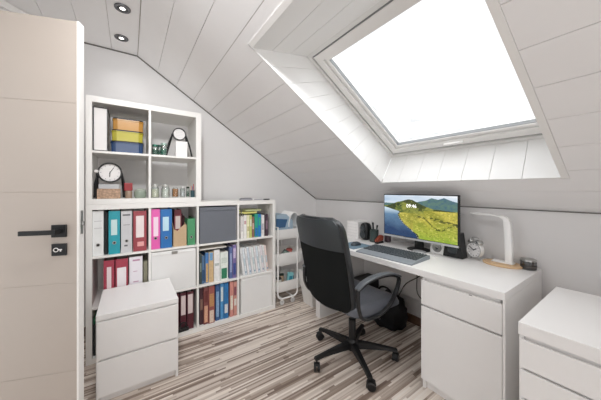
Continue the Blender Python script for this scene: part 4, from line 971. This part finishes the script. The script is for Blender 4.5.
for i in range(4):
    for j in range(5): box(b, -.036+i*.019, -.036+i*.019+.014, -.0105, -.008, -.065+j*.018, -.065+j*.018+.012, .001, m_, 1)
obj('button', b, mm('calc_btn', '#c9d0cd'), t); obj('display', box(new(), -.036, .036, -.0095, -.008, .038, .062, .001, m_), mm('calc_lcd', '#8fa79a'), t)
G = 'small things in the trolley trays'
def dose(x, y, z, r, h, colh, label, lidh, cat='tin', name='tin'):
    t = thing(name, label, cat, (x, y, z), G)
    obj('tin_body', lathe(new(), (x, y, z), [(0, 0), (r, 0), (r, h), (0, h)], 22), mm('tin_'+colh[1:], colh, var=.3, vscale=60), t, True)
    obj('lid', lathe(new(), (x, y, z+h+.0005), [(0, 0), (r*1.04, 0), (r*1.04, .012), (0, .013)], 22), mm('tl_'+lidh[1:], lidh), t, True)
dose(1.475, 2.37, .412, .034, .135, '#c98a80', 'reddish patterned tin in the middle tray of the trolley', '#b5524a')
dose(1.53, 2.46, .412, .030, .12, '#e3d4b4', 'cream tin with brown lid in the middle tray of the trolley', '#6d5546')
dose(1.33, 2.50, .412, .036, .15, '#3d3a34', 'dark brown tin at the back of the middle trolley tray', '#564c3c')
dose(1.335, 2.36, .130, .030, .125, '#e8e4da', 'cream tin at the left of the lowest trolley tray', '#3a3a3a')
dose(1.395, 2.40, .130, .026, .145, '#b59a83', 'tan tin in the lowest trolley tray', '#2f3b36')
t = thing('carton', 'small turquoise carton standing in the lowest trolley tray', 'box', (1.47, 2.37, .13), G)
mc_ = Matrix.Translation((1.475, 2.36, .215)) @ Matrix.Rotation(.15, 4, 'Y')
obj('box_body', box(new(), -.032, .032, -.015, .015, -.085, .085, .002, mc_), mm('turq', '#8fd0d6'), t); obj('print', box(new(), -.02, .02, -.0162, -.015, .0, .05, .0003, mc_), mm('turq_pr', '#3a8fa6'), t)
b = new(); box(b, 1.52, 1.56, 2.40, 2.50, .131, .24, .004); tag(obj('box', b, mm('slate', '#6a7a88')), 'slate grey small box at the right of the lowest trolley tray', 'box')

# waste bin by the desk
b = new(); 
def frus(cx, cy, w0, d0, w1, d1, z0, z1, th=.004):
    o = [[b.verts.new((cx+sx*w/2, cy+sy*d/2, z)) for sx, sy in ((-1, -1), (1, -1), (1, 1), (-1, 1))] for w, d, z in ((w0, d0, z0), (w1, d1, z1), (w1-2*th, d1-2*th, z1), (w0-2*th, d0-2*th, z0+th))]
    for A, B in zip(o, o[1:]):
        for k in range(4): b.faces.new((A[k], A[(k+1) % 4], B[(k+1) % 4], B[k]))
    b.faces.new(o[0][::-1]); b.faces.new(o[-1])
frus(1.665, 2.13, .21, .16, .31, .24, 0, .36); bmesh.ops.bevel(b, geom=list(b.edges), offset=.004, segments=2, affect='EDGES')
tag(obj('waste_bin', b, mm('bin_white', '#dededc', rough=.5)), 'white tapered waste bin between the trolley and the desk', 'bin')

# bag, cables under the desk
b = new(); blob(b, (1.93, 1.42, .145), .11, .15, .15, 4)
for v in b.verts:
    n_ = fbm(v.co.y*14, v.co.z*14+v.co.x*9, 2)-.5; v.co += (v.co-Vector((1.93, 1.42, .10)))*n_*.7
zmin = min(v.co.z for v in b.verts)
for v in b.verts: v.co.z = max(v.co.z-zmin if False else v.co.z, .002)
t = thing('bag', 'soft black bag slumped on the floor under the desk', 'bag', (1.93, 1.34, 0)); obj('bag_body', b, 'black_fabric', t, True)
obj('strap', tube(new(), smooth_path([(1.87, 1.33, .22), (1.86, 1.32, .32), (1.87, 1.38, .36), (1.88, 1.46, .33), (1.90, 1.50, .20)], 6), .008, 8), 'black_fabric', t, True)
b = new(); box(b, 1.76, 2.10, 1.64, 1.78, .002, .34, .006); t = thing('computer', 'black computer case standing under the far end of the desk', 'computer', (1.93, 1.71, 0)); obj('housing', b, 'black_plastic', t)
obj('front_panel', box(new(), 1.755, 1.76, 1.65, 1.77, .02, .33, .002), mm('pc_front', '#26282b', rough=.3), t)
b = new(); tube(b, smooth_path([(2.09, .98, .66), (2.05, 1.05, .60), (1.98, 1.15, .50), (1.94, 1.24, .42), (1.93, 1.30, .30)], 8), .004, 8)
tag(obj('cable', b, 'black_plastic', None, True), 'black cable running down from the desktop towards the black bag', 'cable')
b = new(); tube(b, smooth_path([(2.09, 1.20, .56), (2.08, 1.14, .42), (2.06, 1.10, .36), (2.04, 1.14, .30), (2.05, 1.20, .34), (2.08, 1.22, .48), (2.09, 1.24, .58)], 8), .0035, 8)
tag(obj('cable', b, 'black_plastic', None, True), 'thin looped black cable hanging below the desktop near the wall', 'cable')

# ------------------------------------------------------------------ light
w = bpy.data.worlds.new('sky'); scene.world = w; w.use_nodes = True
bg = w.node_tree.nodes['Background']; bg.inputs[0].default_value = (.96, .98, 1, 1); bg.inputs[1].default_value = 1.3
l = bpy.data.lights.new('rear_fill_light', 'AREA'); l.shape = 'RECTANGLE'; l.size = wx1-wx0-.1; l.size_y = wz1-wz0-.1; l.energy = 10; l.color = (1, .985, .975)  # added fill light at the unseen rear window
o = bpy.data.objects.new('rear_fill_light', l); COL.objects.link(o); o.location = ((wx0+wx1)/2, RY-.02, (wz0+wz1)/2); o.rotation_euler = (PI/2, 0, 0)
l = bpy.data.lights.new('skylight_daylight', 'AREA'); l.shape = 'RECTANGLE'; l.size = 1.3; l.size_y = 1.3; l.energy = 13; l.color = (.97, .985, 1)
o = bpy.data.objects.new('skylight_daylight', l); COL.objects.link(o); o.location = sp(1.535, .865, .50); o.rotation_euler = (-SN).to_track_quat('-Z', 'Y').to_euler()
def downlight(loc, e, rot=(0, 0, 0), size=2.6):  # serves the visible downlights and the added fill spots
    l = bpy.data.lights.new('downlight_fill_lamp', 'SPOT'); l.energy = e; l.spot_size = size; l.spot_blend = .9; l.shadow_soft_size = .05; l.color = (1, 1, 1)
    o = bpy.data.objects.new('downlight_fill_lamp', l); COL.objects.link(o); o.location = loc; o.rotation_euler = rot
for x, y, e in ((-.03, 2.075, 3), (-.035, 2.485, 2), (-.03, .95, 17), (-.03, 1.5, 15)): downlight((x, y, CZ-.06), e)  # last two are fill spots, added out of view
for tg in ((1.3, 2.2, 1.4), (.7, 2.7, 1.6)):      # added fill spots aimed at the gable corner
    p = Vector((-.03, .3, CZ-.06)); downlight(p, 38, (Vector(tg)-p).to_track_quat('-Z', 'Y').to_euler(), 1.6)

# ------------------------------------------------------------------ camera
cd = bpy.data.cameras.new('camera'); cam = bpy.data.objects.new('camera', cd); COL.objects.link(cam)
cam.location = (0, 0, EYE); cam.rotation_euler = (PI/2, 0, -YAW)
cd.sensor_width = 36; cd.lens = 36*F_PX/601; cd.shift_y = -(200-HY)/601; cd.clip_start = .02
scene.camera = cam
scene.cycles.max_bounces = 16; scene.cycles.diffuse_bounces = 14; scene.cycles.transparent_max_bounces = 16
vs_ = scene.view_settings; vs_.view_transform = 'Standard'; vs_.look = 'None'; vs_.gamma = 1; vs_.use_curve_mapping = False; vs_.exposure = 0.17
